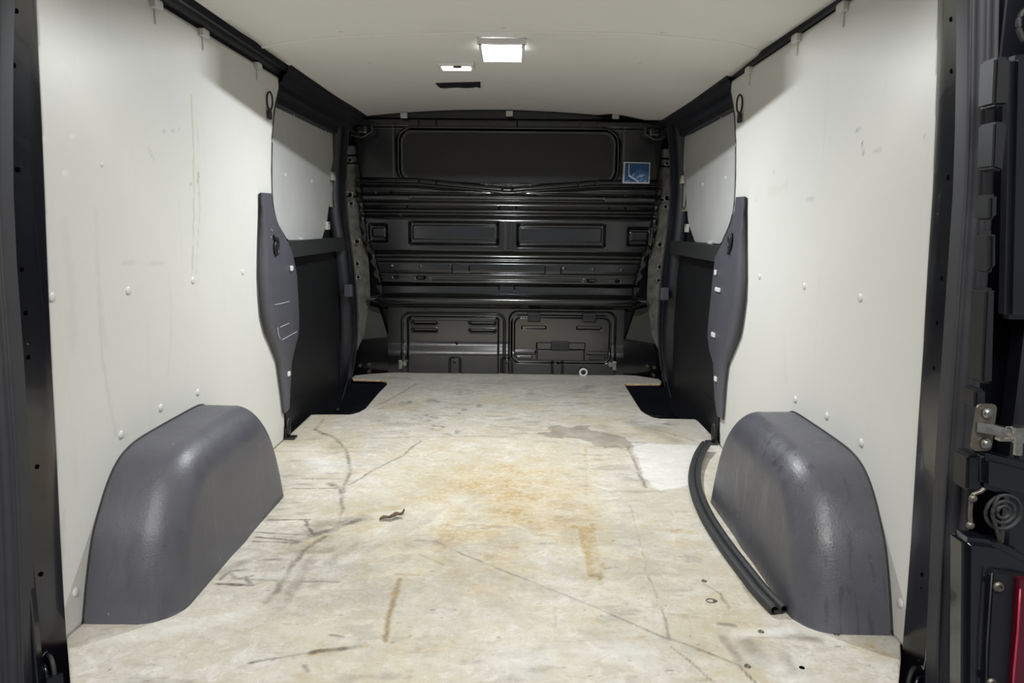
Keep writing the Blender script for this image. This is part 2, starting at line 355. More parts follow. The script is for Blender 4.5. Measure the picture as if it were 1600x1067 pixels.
FS = [  # channel, pixel path, width m, strength
 (DK, [(419, 812), (485, 812)], .006, .8), (DK, [(478, 812), (487, 834)], .010, .7), (DK, [(400, 839), (465, 845)], .007, .8), (DK, [(400, 831), (475, 836)], .005, .7), (DK, [(395, 846), (450, 848)], .006, .6),
 (DK, [(560, 812), (513, 830), (481, 838), (462, 847)], .030, .55), (DK, [(507, 839), (470, 863), (451, 893), (432, 925), (415, 940)], .020, .48), (DK, [(525, 842), (490, 866), (470, 895)], .012, .28), (DK, [(380, 905), (455, 908), (526, 909)], .012, .40),
 (DK, [(408, 874), (438, 874)], .016, .45), (DK, [(345, 905), (358, 893), (385, 890)], .010, .55), (DK, [(340, 912), (395, 915), (385, 903)], .010, .7), (DK, [(355, 895), (372, 905), (392, 900)], .010, .5),
 (DK, [(649, 844), (682, 846), (723, 866), (771, 885), (874, 926), (968, 965), (1035, 995), (1062, 1003), (1154, 1039), (1180, 1066)], .0048, .55), (DK, [(655, 865), (700, 885)], .010, .28), (DK, [(680, 862), (720, 884)], .006, .25), (DK, [(645, 845), (690, 848)], .02, .28),
 (DK, [(1048, 1010), (1080, 1035), (1114, 1065)], .0055, .5), (DK, [(1035, 952), (1042, 979), (1046, 1000)], .006, .4), (DK, [(1008, 887), (1026, 933)], .007, .35), (DK, [(945, 889), (968, 886)], .006, .4), (DK, [(985, 790), (1000, 850), (1012, 890)], .006, .2),
 (DK, [(620, 896), (650, 898)], .010, .25), (OC, [(618, 896), (651, 898)], .022, .8), (OC, [(626, 904), (612, 947), (604, 974), (601, 1001)], .016, .95), (DK, [(626, 904), (612, 947), (604, 974), (601, 1001)], .009, .4),
 (DK, [(390, 1036), (400, 1034), (448, 1025), (497, 1018)], .005, .6), (DK, [(490, 1019), (529, 1014), (561, 1009)], .013, .6), (OC, [(490, 1020), (529, 1015), (571, 1008)], .022, .6), (DK, [(516, 992), (537, 995)], .006, .5), (DK, [(475, 1040), (482, 1048)], .008, .4),
 (OC, [(898, 824), (927, 828)], .035, .75), (OC, [(914, 830), (925, 868), (932, 898)], .045, 1.2), (OC, [(925, 830), (933, 870), (938, 905)], .016, .9), (DK, [(920, 900), (938, 898), (938, 912)], .014, .3), (OC, [(1030, 828), (1079, 831)], .035, .6), (OC, [(866, 930), (867, 1009)], .012, .7), (OC, [(860, 935), (875, 965)], .04, .3),
 (OC, [(965, 999), (1011, 994)], .014, .6), (DK, [(870, 1003), (960, 999)], .005, .22), (OC, [(1005, 862), (1015, 880)], .03, .35), (DK, [(872, 808), (890, 812)], .025, .22), (OC, [(868, 812), (895, 808)], .04, .45),
 (DK, [(1167, 1000), (1180, 1018), (1194, 1035)], .042, .30), (DK, [(1221, 1022), (1237, 1049)], .024, .30), (DA, [(1130, 995), (1154, 1030)], .020, .4), (OC, [(1355, 1012), (1380, 1022)], .05, .6), (DK, [(1151, 994), (1275, 998)], .005, .30), (DK, [(1122, 974), (1146, 976)], .013, .40), (DA, [(1225, 993), (1280, 1000)], .02, .35),
 (DK, [(1100, 912), (1126, 928)], .006, .5), (DK, [(1126, 930), (1137, 950)], .008, .35), (DK, [(1160, 912), (1180, 945)], .01, .35), (CL, [(1150, 990), (1230, 985)], .03, .5), (CL, [(1200, 1040), (1240, 1062)], .05, .5),
 (DK, [(448, 687), (660, 683), (829, 680), (881, 685)], .006, .38), (DK, [(455, 748), (536, 748)], .006, .4), (DK, [(457, 763), (531, 763)], .007, .5), (DK, [(531, 763), (536, 800)], .007, .5),
 (DK, [(492, 671), (522, 684), (542, 704), (547, 735), (536, 765), (533, 800), (528, 830)], .013, .42), (DK, [(658, 689), (627, 713), (575, 739), (544, 759)], .010, .38), (DK, [(500, 715), (540, 705), (600, 705)], .008, .2), (DK, [(505, 655), (492, 671)], .012, .3), (DK, [(500, 676), (517, 681)], .02, .5),
 (DK, [(516, 755), (530, 762)], .025, .45), (DK, [(980, 696), (1008, 761)], .012, .42), (OC, [(916, 696), (914, 735), (916, 790), (926, 830)], .020, .55), (OC, [(665, 720), (640, 775), (620, 800)], .018, .35),
 (OC, [(620, 712), (655, 705)], .10, .45), (OC, [(840, 738), (885, 730)], .12, .50), (OC, [(560, 800), (610, 790)], .10, .45), (OC, [(480, 850), (560, 830), (620, 800)], .09, .45), (OC, [(600, 870), (650, 830)], .13, .40), (OC, [(700, 760), (820, 790)], .22, .30), (OC, [(850, 830), (900, 880)], .12, .3),
 (DK, [(500, 830), (560, 880)], .11, .18), (DK, [(430, 860), (540, 850)], .13, .14), (CL, [(700, 588), (960, 590)], .08, .3), (CL, [(470, 700), (510, 730)], .10, .5), (CL, [(150, 1000), (380, 960)], .05, .4), (CL, [(800, 1030), (1000, 1020)], .06, .45),
 (DK, [(650, 600), (620, 618), (575, 640)], .018, .26), (DK, [(985, 660), (1060, 690)], .05, .22), (DK, [(1020, 670), (1085, 688)], .012, .35),
 (DK, [(512, 845), (478, 885), (460, 915), (445, 950)], .034, .30), (DK, [(560, 850), (515, 880), (490, 915)], .04, .26), (DK, [(350, 892), (420, 862), (470, 846)], .03, .30), (DK, [(600, 845), (560, 870), (540, 900)], .03, .2), (DK, [(460, 845), (500, 822), (560, 812)], .055, .35),
 (OC, [(720, 700), (760, 722), (800, 705)], .05, .45), (OC, [(860, 985), (878, 1025)], .07, .4), (OC, [(690, 1008), (780, 1020)], .09, .32), (OC, [(560, 1040), (640, 1000)], .06, .35), (OC, [(500, 700), (560, 690)], .07, .25), (OC, [(1010, 820), (1090, 870)], .12, .35), (OC, [(1140, 900), (1160, 960)], .09, .35), (OC, [(1090, 1000), (1110, 1060)], .08, .3), (DK, [(640, 850), (700, 845), (760, 870)], .06, .2), (DK, [(720, 930), (800, 950)], .08, .14)]
FP = [(675, 626), (685, 627), (719, 613), (730, 612), (750, 632), (725, 643), (664, 652), (672, 654), (685, 667), (706, 676), (636, 629), (590, 640), (700, 672), (1040, 662), (918, 605), (955, 605)]
DAMP = [(1030, 245), (1080, 240), (1120, 246), (1150, 238), (1200, 240), (1180, 250), (1215, 262), (1290, 275), (1345, 298), (1410, 302), (1310, 322), (1240, 318), (1200, 308), (1170, 288), (1040, 282), (990, 266), (1060, 262)]
DAMP = [(400+a/2.2857, 560+b/2.2857) for a, b in DAMP]
CLEAN = [(986, 691), (1100, 697), (1085, 755), (1030, 768), (1006, 745)]
def floor_paint(x, y):
    col = np.zeros((len(x), 4))
    nx = (fbm(x, y, 22, 1)-.5)*.022+(fbm(x, y, 70, 5)-.5)*.008; ny = (fbm(x, y, 22, 2)-.5)*.022
    for ch, pts, wd, a in FS:
        W = [tuple(atz(px, py)[:2]) for px, py in pts]
        k = .25 if wd < .008 else (.6 if wd < .05 else 2.0)
        d = linedist(x+nx*k, y+ny*k, W)*(.60+.75*fbm(x, y, 55, 9))
        br = (.80+.85*sst(.25, .7, fbm(x, y, 28, 7))) if ch != CL else 1
        lo = .25 if wd < .05 else 0.0
        col[:, ch] = np.maximum(col[:, ch], np.clip(a*br*(1-sst(wd*.5*lo, wd*(.8 if wd < .05 else 1.0), d)), 0, 1))
    # general yellowing of the middle
    g = np.exp(-(((x+.0)/.50)**2)-(((y-2.1)/.80)**2)); col[:, OC] = np.maximum(col[:, OC], .90*g*sst(.25, .60, fbm(x, y, 4.2, 11, 6)))
    col[:, OC] = np.maximum(col[:, OC], .50*sst(.46, .66, fbm(x, y, 5.5, 21, 6))*(1-sst(3.2, 3.8, y)))
    # wood-fibre wear, in short cross-wise streaks
    col[:, DK] = np.maximum(col[:, DK], .30*sst(.55, .75, fbm(x*.35, y, 38, 31))*sst(.42, .6, fbm(x, y, 3, 33)))
    col[:, DK] = np.maximum(col[:, DK], .26*sst(.50, .68, fbm(x, y, 7, 35, 6))*np.exp(-((x+.05)/.5)**2-((y-1.75)/.45)**2))
    for (ax, ay, rx, ry, a) in ((-.42, 1.72, .22, .10, .42), (-.30, 1.55, .25, .15, .25), (.05, 1.62, .3, .12, .22), (.55, 2.95, .2, .12, .30), (-.45, 3.05, .15, .3, .22), (.35, 1.75, .12, .25, .2)):
        col[:, DK] = np.maximum(col[:, DK], 1.35*a*np.exp(-((x-ax)/rx)**2-((y-ay)/ry)**2)*sst(.32, .62, fbm(x*.6, y, 16, 37, 5)))
    for px, py in FP:
        c = atz(px, py); r = np.hypot((x-c[0])/.050, (y-c[1])/.075)
        col[:, DK] = np.maximum(col[:, DK], .60*(1-sst(.3, 1, r))*sst(.50, .62, fbm(x, y, 46, 41)))
    P = [tuple(atz(px, py)[:2]) for px, py in DAMP]; m = inpoly(x+nx*2.2, y+ny*2.2, P); col[:, DA] = np.maximum(col[:, DA], m*(.35+.55*fbm(x, y, 25, 51)))
    P = [tuple(atz(px, py)[:2]) for px, py in CLEAN]; m = inpoly(x+nx, y+ny, P); col[:, CL] = np.maximum(col[:, CL], m*.75); col[:, OC] *= 1-.7*m
    for k in range(150):   # small dark chips and grit
        px = random.uniform(130, 1380); py = random.uniform(600, 1066); c = atz(px, py)
        if abs(c[0]) > .8: continue
        r = random.choice((.0012, .0018, .0018, .0030)); m = np.hypot((x-c[0])/random.uniform(1, 2.2), y-c[1]) < r*1.3; col[m, DK] = random.uniform(.3, .7)
    return col
o = board('floor', fp, .0042, lambda x, y: np.stack([x, y, x*0], 1), .012, M['floor'], floor_paint)
o.data.materials.append(M['plywood']); o.modifiers['thickness'].material_offset_rim = 1; struct(o, 'worn white-coated plywood cargo floor with ochre and grey stains')

# ---- ceiling (headliner)
def CZ(x): return 1.42-.0828*x*x-.0126*x
def ceilp(px, py):
    z = 1.40
    for k in range(8): p = atz(px, py, z); z = float(CZ(p[0]))
    return p
CE = [(295, 0), (350, 34), (400, 65.5), (409, 73), (462, 112), (510, 143), (532, 162), (556, 178), (570, 182), (600, 179.5), (624, 177), (638, 177), (699, 179), (750, 177.5), (790, 174.5), (802, 174), (866, 179), (933, 180), (955, 178), (967, 179.5), (1009, 188), (1035, 188), (1050, 183), (1060, 174), (1097, 152), (1127, 131), (1144, 119), (1184, 87), (1189, 79.5), (1307, 0)]
ce = [tuple(ceilp(*p)[:2]) for p in CE]
ce = [(x, min(y, 4.03)) for x, y in ce]
cp = [(-.79, 1.15)]+ce+[(.81, 1.15)]
o = board('ceiling', cp, .02, lambda x, y: np.stack([x, y, CZ(x)], 1), .004, M['ceil'], flip=True, smooth=False)
struct(o, 'light grey moulded headliner')
bm = bmesh.new()   # joint across the headliner
jp = [ceilp(*p) for p in [(410, 74), (440, 68), (500, 60), (600, 54), (700, 51), (800, 50), (900, 50.5), (1000, 53), (1090, 61), (1150, 69), (1186, 80)]]
tube(bm, [Vector(p)+Vector((0, 0, -.0012)) for p in smoothpath(jp, 4)], 0, sect=[(-.009, .002), (-.006, -.0016), (.002, -.0026), (.007, -.0012), (.012, .002)])
obj('panel_joint', bm, M['ceil'], o, True)

# ---- outer shell: sides, roof, underside; added behind the linings to stop light leaking in
bm = bmesh.new()
box(bm, (0, 2.8, 1.52), (2.0, 3.3, .02)); box(bm, (-.985, 2.8, .62), (.03, 3.3, 1.82)); box(bm, (.985, 2.8, .62), (.03, 3.3, 1.82)); box(bm, (0, 2.8, -.24), (2.0, 3.3, .02)); box(bm, (0, 4.45, .62), (2.0, .03, 1.82))
o = obj('wall_outer', bm, M['black']); struct(o, 'black outer body skin behind the linings')

# ---- roof rails along the wall tops
def rail(s, nm, ex, ez):
    ys = [1.16, 1.9, 2.50, 2.762]
    bm = bmesh.new()
    sec = [(.838, 1.338), (.826, 1.338), (.822, 1.346), (.806, 1.349), (.803, 1.362), (.797, 1.366), (.792, 1.362), (.786, 1.364), (.774, 1.3845), (.745, 1.396), (.735, 1.44), (.838, 1.44)] if s < 0 else \
          [(.842, 1.337), (.832, 1.3375), (.826, 1.342), (.818, 1.344), (.815, 1.356), (.808, 1.360), (.800, 1.372), (.770, 1.388), (.760, 1.44), (.842, 1.44)]
    rows = [[(s*x, y, z) for x, z in sec] for y in ys]; R = strip(bm, [r+[r[0]] for r in rows]); bmesh.ops.remove_doubles(bm, verts=bm.verts[:], dist=1e-5)
    o = obj(nm, bm, M['rail']); struct(o, 'dark painted roof rail above the %s lining' % ('left' if s < 0 else 'right'))
    # over the door: deeper track and header
    bm = bmesh.new()
    sec = [(.90, 1.255), (.868, 1.257), (.852, 1.262), (.848, 1.285), (.842, 1.292), (.832, 1.290), (.822, 1.300), (.815, 1.318), (.802, 1.325), (.796, 1.345), (.786, 1.352), (.778, 1.375), (.745, 1.392), (.735, 1.44), (.90, 1.44)]
    if s > 0: sec = [(x+(.014 if x < .84 else 0), z-(.004 if z > 1.3 else 0)) for x, z in sec]
    rows = [[(s*(x-.012*sst(3.3, 3.9, y)), y, z) for x, z in sec] for y in (2.762, 2.9, 3.1, 3.3, 3.5, 3.7, 3.9, 4.06)]
    strip(bm, [r+[r[0]] for r in rows]); bmesh.ops.remove_doubles(bm, verts=bm.verts[:], dist=1e-5)
    hd = obj('door_header', bm, M['rail'], o)
    bm = bmesh.new(); box(bm, (s*.872, 3.24, 1.268), (.012, .84, .032), None, .003); obj('header_strip', bm, M['pillar_cover'], o)
rail(-1, 'trim_1', 0, 0); rail(1, 'trim_2', 0, 0)

# ---- sliding doors in the sides (seen from inside)
LB = [(432, 153.6), (458, 167), (515, 197), (523, 209), (522, 241), (516, 275.5), (515, 313), (510.5, 348), (503, 374), (449.5, 375), (433.6, 348), (425, 313), (423.4, 255), (424, 212), (428, 174)]
RB = [(1065, 214.6), (1081, 198.6), (1145, 162), (1149.6, 177), (1152.5, 212), (1152, 261), (1149.6, 313), (1139, 351), (1126, 381), (1085.7, 378), (1075.5, 348), (1071, 299), (1067, 255)]
def side_door(s, nm, B, word):
    bm = bmesh.new()   # lower trim: large panel with a shallow swelling, reaches into the step well
    rows = []
    for z in (-.20, -.10, .0, .10, .20, .30, .40, .50, .60, .66, .70):
        rows.append([(s*(.868+.010*math.cos((z-.3)*4)*(-1)+(.006 if z > .65 else 0)+.004*math.sin(y*5)), y, z) for y in np.linspace(2.62, 3.92, 14)])
    strip(bm, rows); d = obj(nm, bm, M['trim_dark'], None, True); struct(d, 'black inner trim of the %s sliding door' % word)
    bm = bmesh.new(); tube(bm, [(s*.852, y, .733) for y in (2.70, 2.9, 3.3, 3.60, 3.72)], 0, sect=[(-.035, -.045), (.004, -.035), (.016, -.012), (.014, .010), (.0, .018), (-.035, .018)] if s > 0 else [(.035, -.045), (-.004, -.035), (-.016, -.012), (-.014, .010), (.0, .018), (.035, .018)])
    obj('window_ledge', bm, M['rubber'], d, False)
    bm = bmesh.new()   # creases pressed in the trim
    if s < 0: cr = [[(480, 530), (492, 532), (505, 524), (520, 505), (533, 478), (541, 455)], [(455, 626), (475, 612), (497, 596)]]
    else: cr = [[(1049, 480), (1057, 510), (1072, 528), (1090, 540), (1102, 535)], [(1084, 598), (1100, 612), (1116, 630)]]
    for c_ in cr: tube(bm, smoothpath([atx(px, py, s*.862) for px, py in c_], 5), .0022, 6)
    obj('pressed_crease', bm, M['trim_dark'], d, True)
    # cream painted window frame behind the board and steel of the door behind
    bm = bmesh.new(); box(bm, (s*.905, 3.31, 1.02), (.01, 1.14, .60)); obj('window_frame', bm, M['black'], d)
    bm = bmesh.new()
    fr = [(526, 205), (531, 205), (530, 245), (528, 290), (527, 326), (517, 323), (519, 270), (524, 235)] if s < 0 else [(1064, 216), (1058, 214), (1062, 250), (1062, 290), (1062, 332), (1074, 329), (1072, 280), (1066, 240)]
    prism(bm, [atx(px, py, s*.873) for px, py in fr], (s*.008, 0, 0)); obj('frame_pillar', bm, M['frame'], d)
    bm = bmesh.new(); f2 = [(521, 281), (525, 281), (525, 318), (521, 320)] if s < 0 else [(1068, 284), (1072, 284), (1071, 322), (1066, 322)]
    tube(bm, smoothpath([atx(px, py, s*.869) for px, py in f2], 4, True), .0022, 8, True); obj('frame_lip', bm, M['strap'], d, True)
    # board over the window
    pts = [atx(px, py, s*.868) for px, py in B]; b2 = [Vector(p) for p in pts]
    bm = bmesh.new(); prism(bm, b2, (s*.008, 0, 0)); bmesh.ops.bevel(bm, geom=[e for e in bm.edges if abs(e.verts[0].co.x-e.verts[1].co.x) > .004], offset=.01, segments=3, affect='EDGES')
    b = obj('window_board', bm, M['door_board']); tag(b, 'grey-white board covering the %s sliding door window' % word, 'panel', None)
    return d
side_door(-1, 'door_1', LB, 'left'); side_door(1, 'door_2', RB, 'right')

# rear edge seal of the side door opening, seen as a black line next to the lining, and the pillar behind the covers
for s, w_ in ((-1, 'left'), (1, 'right')):
    bm = bmesh.new()
    P = [(s*(WX(z)+.004), y+.004, z) for y, z in [(2.765, 1.30), (2.738, 1.265), (2.704, 1.21), (2.676, 1.12), (2.659, 1.0), (2.659, .90), (2.694, .83), (2.76, .76), (2.80, .6), (2.80, .4), (2.76, .2), (2.75, .10), (2.765, .03), (2.78, -.05)]]
    tube(bm, smoothpath(P, 5), .0065, 8); o = obj('door_seal', bm, M['rubber'], None, True); tag(o, 'black rubber seal edging the %s lining where the sliding door begins' % w_, 'seal')
    bm = bmesh.new(); rows = []
    for z, y1 in ((-.02, 2.77), (.10, 2.75), (.3, 2.77), (.5, 2.83), (.65, 2.85), (.75, 2.80)): rows.append([(s*.846, 2.60, z), (s*.846, y1-.01, z), (s*.90, y1+.02, z)])
    strip(bm, rows); o = obj('trim_%d' % (3 if s < 0 else 4), bm, M['black_paint']); struct(o, 'black body pillar behind the grey pillar cover, %s' % w_)

# grey covers over the middle pillars
def pillar_cover(s, rows, nm, label):
    bm = bmesh.new(); R = []
    for (o_, f_, r_) in rows:
        R.append([wallp(*o_, s, -.002), wallp(*o_, s, .008), wallp(*f_, s, .015), wallp(f_[0]+(r_[0]-f_[0])*.10, f_[1]+(r_[1]-f_[1])*.10, s, .0165), wallp(*r_, s, .014), wallp(*r_, s, .008), wallp(*r_, s, -.002)])
    strip(bm, R); o = obj(nm, bm, M['pillar_cover'], None, True)
    tag(o, label, 'cover'); return o
CL_ = [((407, 301), (409.5, 301), (424, 302)), ((406.5, 320), (412, 320), (426.5, 322)), ((406, 345), (416, 345), (434, 349)), ((405, 375), (421, 378), (450, 378)), ((404.5, 400), (422.5, 400), (458, 398)), ((404, 430), (424, 430), (464, 430)), ((405.5, 465), (426, 465), (466, 465)), ((408, 495), (431, 495), (467.5, 495)), ((414, 520), (436, 520), (467, 520)), ((424, 543), (441, 543), (461.5, 543)), ((432.5, 565), (444.5, 565), (456, 565)), ((436, 590), (445.5, 590), (455, 590)), ((440, 620), (447, 620), (453.5, 620)), ((443, 647), (447.5, 644), (452.5, 638))]
CR_ = [((1164.5, 307), (1162, 307), (1149.6, 308)), ((1164.8, 325), (1160, 325), (1147.5, 328)), ((1165, 350), (1156, 350), (1141.5, 352)), ((1165, 380), (1150.5, 380), (1127, 382)), ((1165.3, 405), (1148.5, 405), (1117, 402)), ((1165.5, 435), (1147.5, 435), (1113.5, 432)), ((1164.5, 468), (1144, 468), (1110.5, 466)), ((1160.5, 500), (1138.5, 500), (1107, 498)), ((1156.5, 524), (1133.5, 524), (1105, 524)), ((1147, 548), (1129, 548), (1108, 546)), ((1137.5, 570), (1127, 570), (1114, 567)), ((1134, 597), (1125.5, 597), (1115, 594)), ((1132, 625), (1124, 625), (1116, 622)), ((1129.6, 656), (1126, 653), (1120, 650))]
pcl = pillar_cover(-1, CL_, 'pillar_cover', 'curved grey plastic cover on the left middle pillar'); pcr = pillar_cover(1, CR_, 'pillar_cover', 'curved grey plastic cover on the right middle pillar')

# ---- front pillars of the door openings (beside the bulkhead)
def front_pillar(s, L, R_, nm, w_):
    bm = bmesh.new(); rows = []
    for (a, b) in zip(L, R_):
        p = aty(*a, 3.74); q = aty(*b, 3.86); m = (p+q)/2; m[0] -= s*.006; rows.append([p+np.array([s*.05, .0, 0]), p, p+(m-p)*.8, m+(q-m)*.6, q, q+np.array([s*.03, .10, 0])])
    strip(bm, rows); o = obj(nm, bm, M['rail'], None, True); struct(o, 'black front pillar of the %s side door opening' % w_)
    bm = bmesh.new(); P = [Vector(aty(*b, 3.855))+Vector((s*.003, -.006, 0)) for b in R_]; tube(bm, smoothpath(P, 3), .0065, 8); obj('seal', bm, M['rubber'], o, True)
    bm = bmesh.new(); P = [Vector(aty((a[0]*.55+b[0]*.45), a[1], 3.79)) for a, b in zip(L, R_)]; tube(bm, smoothpath(P, 3), .004, 8); obj('seal_lip', bm, M['seal_grey'], o, True)
    return o
FL = [(534, 190), (531, 220), (528, 260), (527, 300), (529, 335), (535, 370), (540, 400), (544, 440), (547, 480), (548, 520), (545, 560), (538, 590), (528, 620), (515, 655)]
FR = [(546, 190), (544, 220), (542, 260), (541, 300), (544, 340), (548, 375), (552, 405), (556, 440), (559, 480), (559, 520), (556, 555), (551, 585), (545, 605), (535, 640)]
front_pillar(-1, FL, FR, 'trim_5', 'left')
mir = lambda L: [(1588.5-(x-0)-(y-380)*.0, y+5+(0)) for x, y in L]
FL2 = [(1056, 195), (1059, 225), (1061, 265), (1061, 300), (1058, 340), (1054, 375), (1049, 405), (1046, 440), (1043, 480), (1041, 520), (1042, 560), (1047, 590), (1055, 620), (1066, 655)]
FR2 = [(1043, 195), (1045, 225), (1047, 265), (1047, 300), (1044, 340), (1040, 375), (1036, 405), (1032, 440), (1029, 480), (1028, 520), (1030, 555), (1034, 585), (1039, 605), (1048, 640)]
front_pillar(1, FL2, FR2, 'trim_6', 'right')
for s, c_, w_ in ((-1, (544.5, 454), 'left'), (1, (1038, 459), 'right')):
    bm = bmesh.new(); p = aty(*c_, 3.70); box(bm, p, (.040, .04, .062), None, .005, 2)
    o = obj('door_stop', bm, M['pillar_cover'], None); tag(o, 'small grey door stop block on the %s front pillar' % w_, 'block')

# ================================================ BULKHEAD
BY = 4.04
def bz(py, px=795): return float(aty(px, py, BY)[2])
def bx(px, py=380): return float(aty(px, py, BY)[0])
def blur(a, k):
    if k < 1: return a
    ker = np.exp(-np.linspace(-2, 2, 2*k+1)**2); ker /= ker.sum(); return np.convolve(np.pad(a, k, mode='edge'), ker, 'valid')
def heightfield(name, xs, zs, fn, y0, mat, parent=None, keep=None):
    X, Z = np.meshgrid(xs, zs, indexing='ij'); D = fn(X, Z); nu, nv = X.shape
    idx = np.arange(nu*nv).reshape(nu, nv); K = np.ones((nu-1, nv-1), bool)
    if keep is not None: K = keep((X[:-1, :-1]+X[1:, 1:])/2, (Z[:-1, :-1]+Z[1:, 1:])/2)
    Q = np.stack([idx[:-1, :-1][K], idx[1:, :-1][K], idx[1:, 1:][K], idx[:-1, 1:][K]], 1)
    V = np.stack([X.ravel(), (y0-D).ravel(), Z.ravel()], 1)
    return link(name, mesh_np(name, V, Q), mat, parent, True)
PR = [(172, .0), (186, .0), (188.5, .014), (199, .014), (202, .003), (291, .003), (293.5, .016), (298.5, .022), (300.5, .006), (303, .010), (308, .032), (309.2, .026), (311.8, .026), (313, .034), (315, .034), (318.5, .004), (322, .006), (327.5, .014), (329, .026), (332.5, .026), (334.5, .008), (338, .012), (341, .034), (345, .038), (392, .038), (399, .004), (402.5, .008), (405.5, .018), (408, .014), (411.5, .028), (424.5, .028), (425.6, .021), (428, .036), (433.6, .036), (435, .030), (437.2, .030), (438.5, .038), (442, .038), (448, .006), (456, .010), (470, .010), (479, .0), (486, -.03)]
pz = np.array([bz(a) for a, b in PR])[::-1]; pd = np.array([b for a, b in PR])[::-1]
zfine = np.linspace(bz(486), bz(172), 900); dfine = blur(np.interp(zfine, pz, pd), 7)
V0, V1 = bz(280), bz(292)
def vshift(X):   # the strip under the cover plate dips to the middle
    return np.clip((V0-V1)*(np.abs(X)/.50), 0, V0-V1)
def bulk(X, Z):
    # the rows between the cover plate and the first groove follow the V
    zz = Z-np.where((Z > bz(304)) & (Z < bz(262)), vshift(X)*sst(bz(304), bz(300), Z), 0)
    D = np.interp(zz, zfine, dfine)
    D = np.where((Z > bz(291.5)+vshift(X)) & (Z < bz(203)), .003, D)
    mask = (Z > bz(286)+vshift(X)-.012) & (Z < bz(203)); 
    # cover plate recess
    lower = bz(290)+vshift(X)
    r = rr(X, Z, bx(624, 240), bx(964, 240), bz(286)-.0, bz(203), .07)
    D = D+.010*np.exp(-((r-.006)/.006)**2)*(Z > lower)
    D = D-.018*(1-sst(-.004, .002, r))*(Z > lower-.004)
    # pockets
    for x0, x1, z1, z0 in ((639, 781, 345, 385), (806, 946, 347, 387), (576, 609, 350, 382), (977, 1018, 352, 384)):
        q = rr(X, Z, bx(x0), bx(x1), bz(z0), bz(z1), .012); D = D-.026*(1-sst(-.020, 0, q))
        q2 = rr(X, Z, bx(x0+6), bx(x1-6), bz(z0-10), bz(z1+8), .004); D = D+.006*(1-sst(-.004, .002, q2))
    D = D+.004*np.exp(-((X-.0)/.02)**2)*((Z > bz(392)) & (Z < bz(346)))
    # ends of grooves: groove only spans part of the width
    for za, zb, x0, x1, lv in ((308.4, 313.2, 641, 943, .034), (434.0, 438.4, 673, 912, .037)):
        m = (Z < bz(za)) & (Z > bz(zb)) & ((X < bx(x0)) | (X > bx(x1))); D = np.where(m, np.maximum(D, lv), D)
    # tab, gaps and rivets
    for x0, x1 in ((707, 734), (852, 877)):
        q = rr(X, Z, bx(x0), bx(x1), bz(426.5), bz(414), .003); D = D+.004*(1-sst(-.002, .001, q))
        for e in (x0, x1): D = D-.010*np.exp(-((X-bx(e))/.0016)**2)*((Z < bz(413)) & (Z > bz(425)))
    for px in (637, 780, 806, 950, 976): D = D-.010*np.exp(-((X-bx(px))/.002)**2)*((Z < bz(321.5)) & (Z > bz(327)))
    for px in (780, 805): D = D-.008*np.exp(-((X-bx(px))/.002)**2)*((Z < bz(447)) & (Z > bz(454)))
    for px, py in ((655, 286), (682, 287), (785, 293), (801, 293), (904, 289), (932, 288)):
        D = D-.012*np.exp(-((X-bx(px, 290))/.0022)**2)*((Z < bz(282)+0) & (Z > bz(298)) & (np.abs(Z-(bz(295.5)+vshift(X))) < .012))
    for px in (655, 682, 778, 808, 906, 934): D = D-.010*np.exp(-((X-bx(px, 195))/.002)**2)*((Z < bz(188.5)) & (Z > bz(199)))
    for px, py, rw, rh in ((619, 434, .009, .009), (658, 434.5, .024, .010), (926, 436.5, .024, .010), (966, 437, .009, .009), (613, 303, .006, .006), (973, 306, .006, .006)):
        q = rr(X, Z, bx(px)-rw, bx(px)+rw, bz(py)-rh, bz(py)+rh, min(rw, rh)*.95); D = D-.022*(1-sst(-.003, .001, q))
    for px, py in ((612, 416.5), (657, 417), (703, 415.5), (882, 418.5), (928, 419), (972, 419.5), (588, 303), (998, 307), (625, 335)):
        q = np.hypot(X-bx(px), Z-bz(py)); D = D+.004*(1-sst(.004, .007, q))
    # vertical seam lines either side of the plate
    for px in (617, 972): D = D-.004*np.exp(-((X-bx(px, 250))/.002)**2)*(Z > bz(290))
    # side returns curve away
    D = D-.06*sst(.02, .10, np.abs(X)-edge(Z)+.055)
    D = D+.006*(fbm(X, Z, 1.5, 4)-.5)
    return D
ez = np.array([bz(v) for v in (486, 455, 440, 400, 380, 345, 320, 300, 250, 172)]); ew = np.array([.715, .715, .715, .755, .78, .80, .815, .82, .84, .86])
def edge(Z): return np.interp(Z, ez, ew)
xs = np.unique(np.concatenate([np.linspace(-.86, .86, 300)]+[np.linspace(bx(p)-.006, bx(p)+.006, 7) for p in (639, 781, 806, 946, 609, 977, 707, 734, 852, 877, 655, 682, 785, 801, 904, 932, 637, 950)]))
zs = np.linspace(bz(486), bz(170), 620)
wb = heightfield('wall_back', xs, zs, bulk, BY, M['bulk_paint'], None, keep=lambda X, Z: np.abs(X) < edge(Z)+.012*np.sin(Z*95)*(Z < bz(250)))
struct(wb, 'black pressed-steel bulkhead with horizontal ribs')
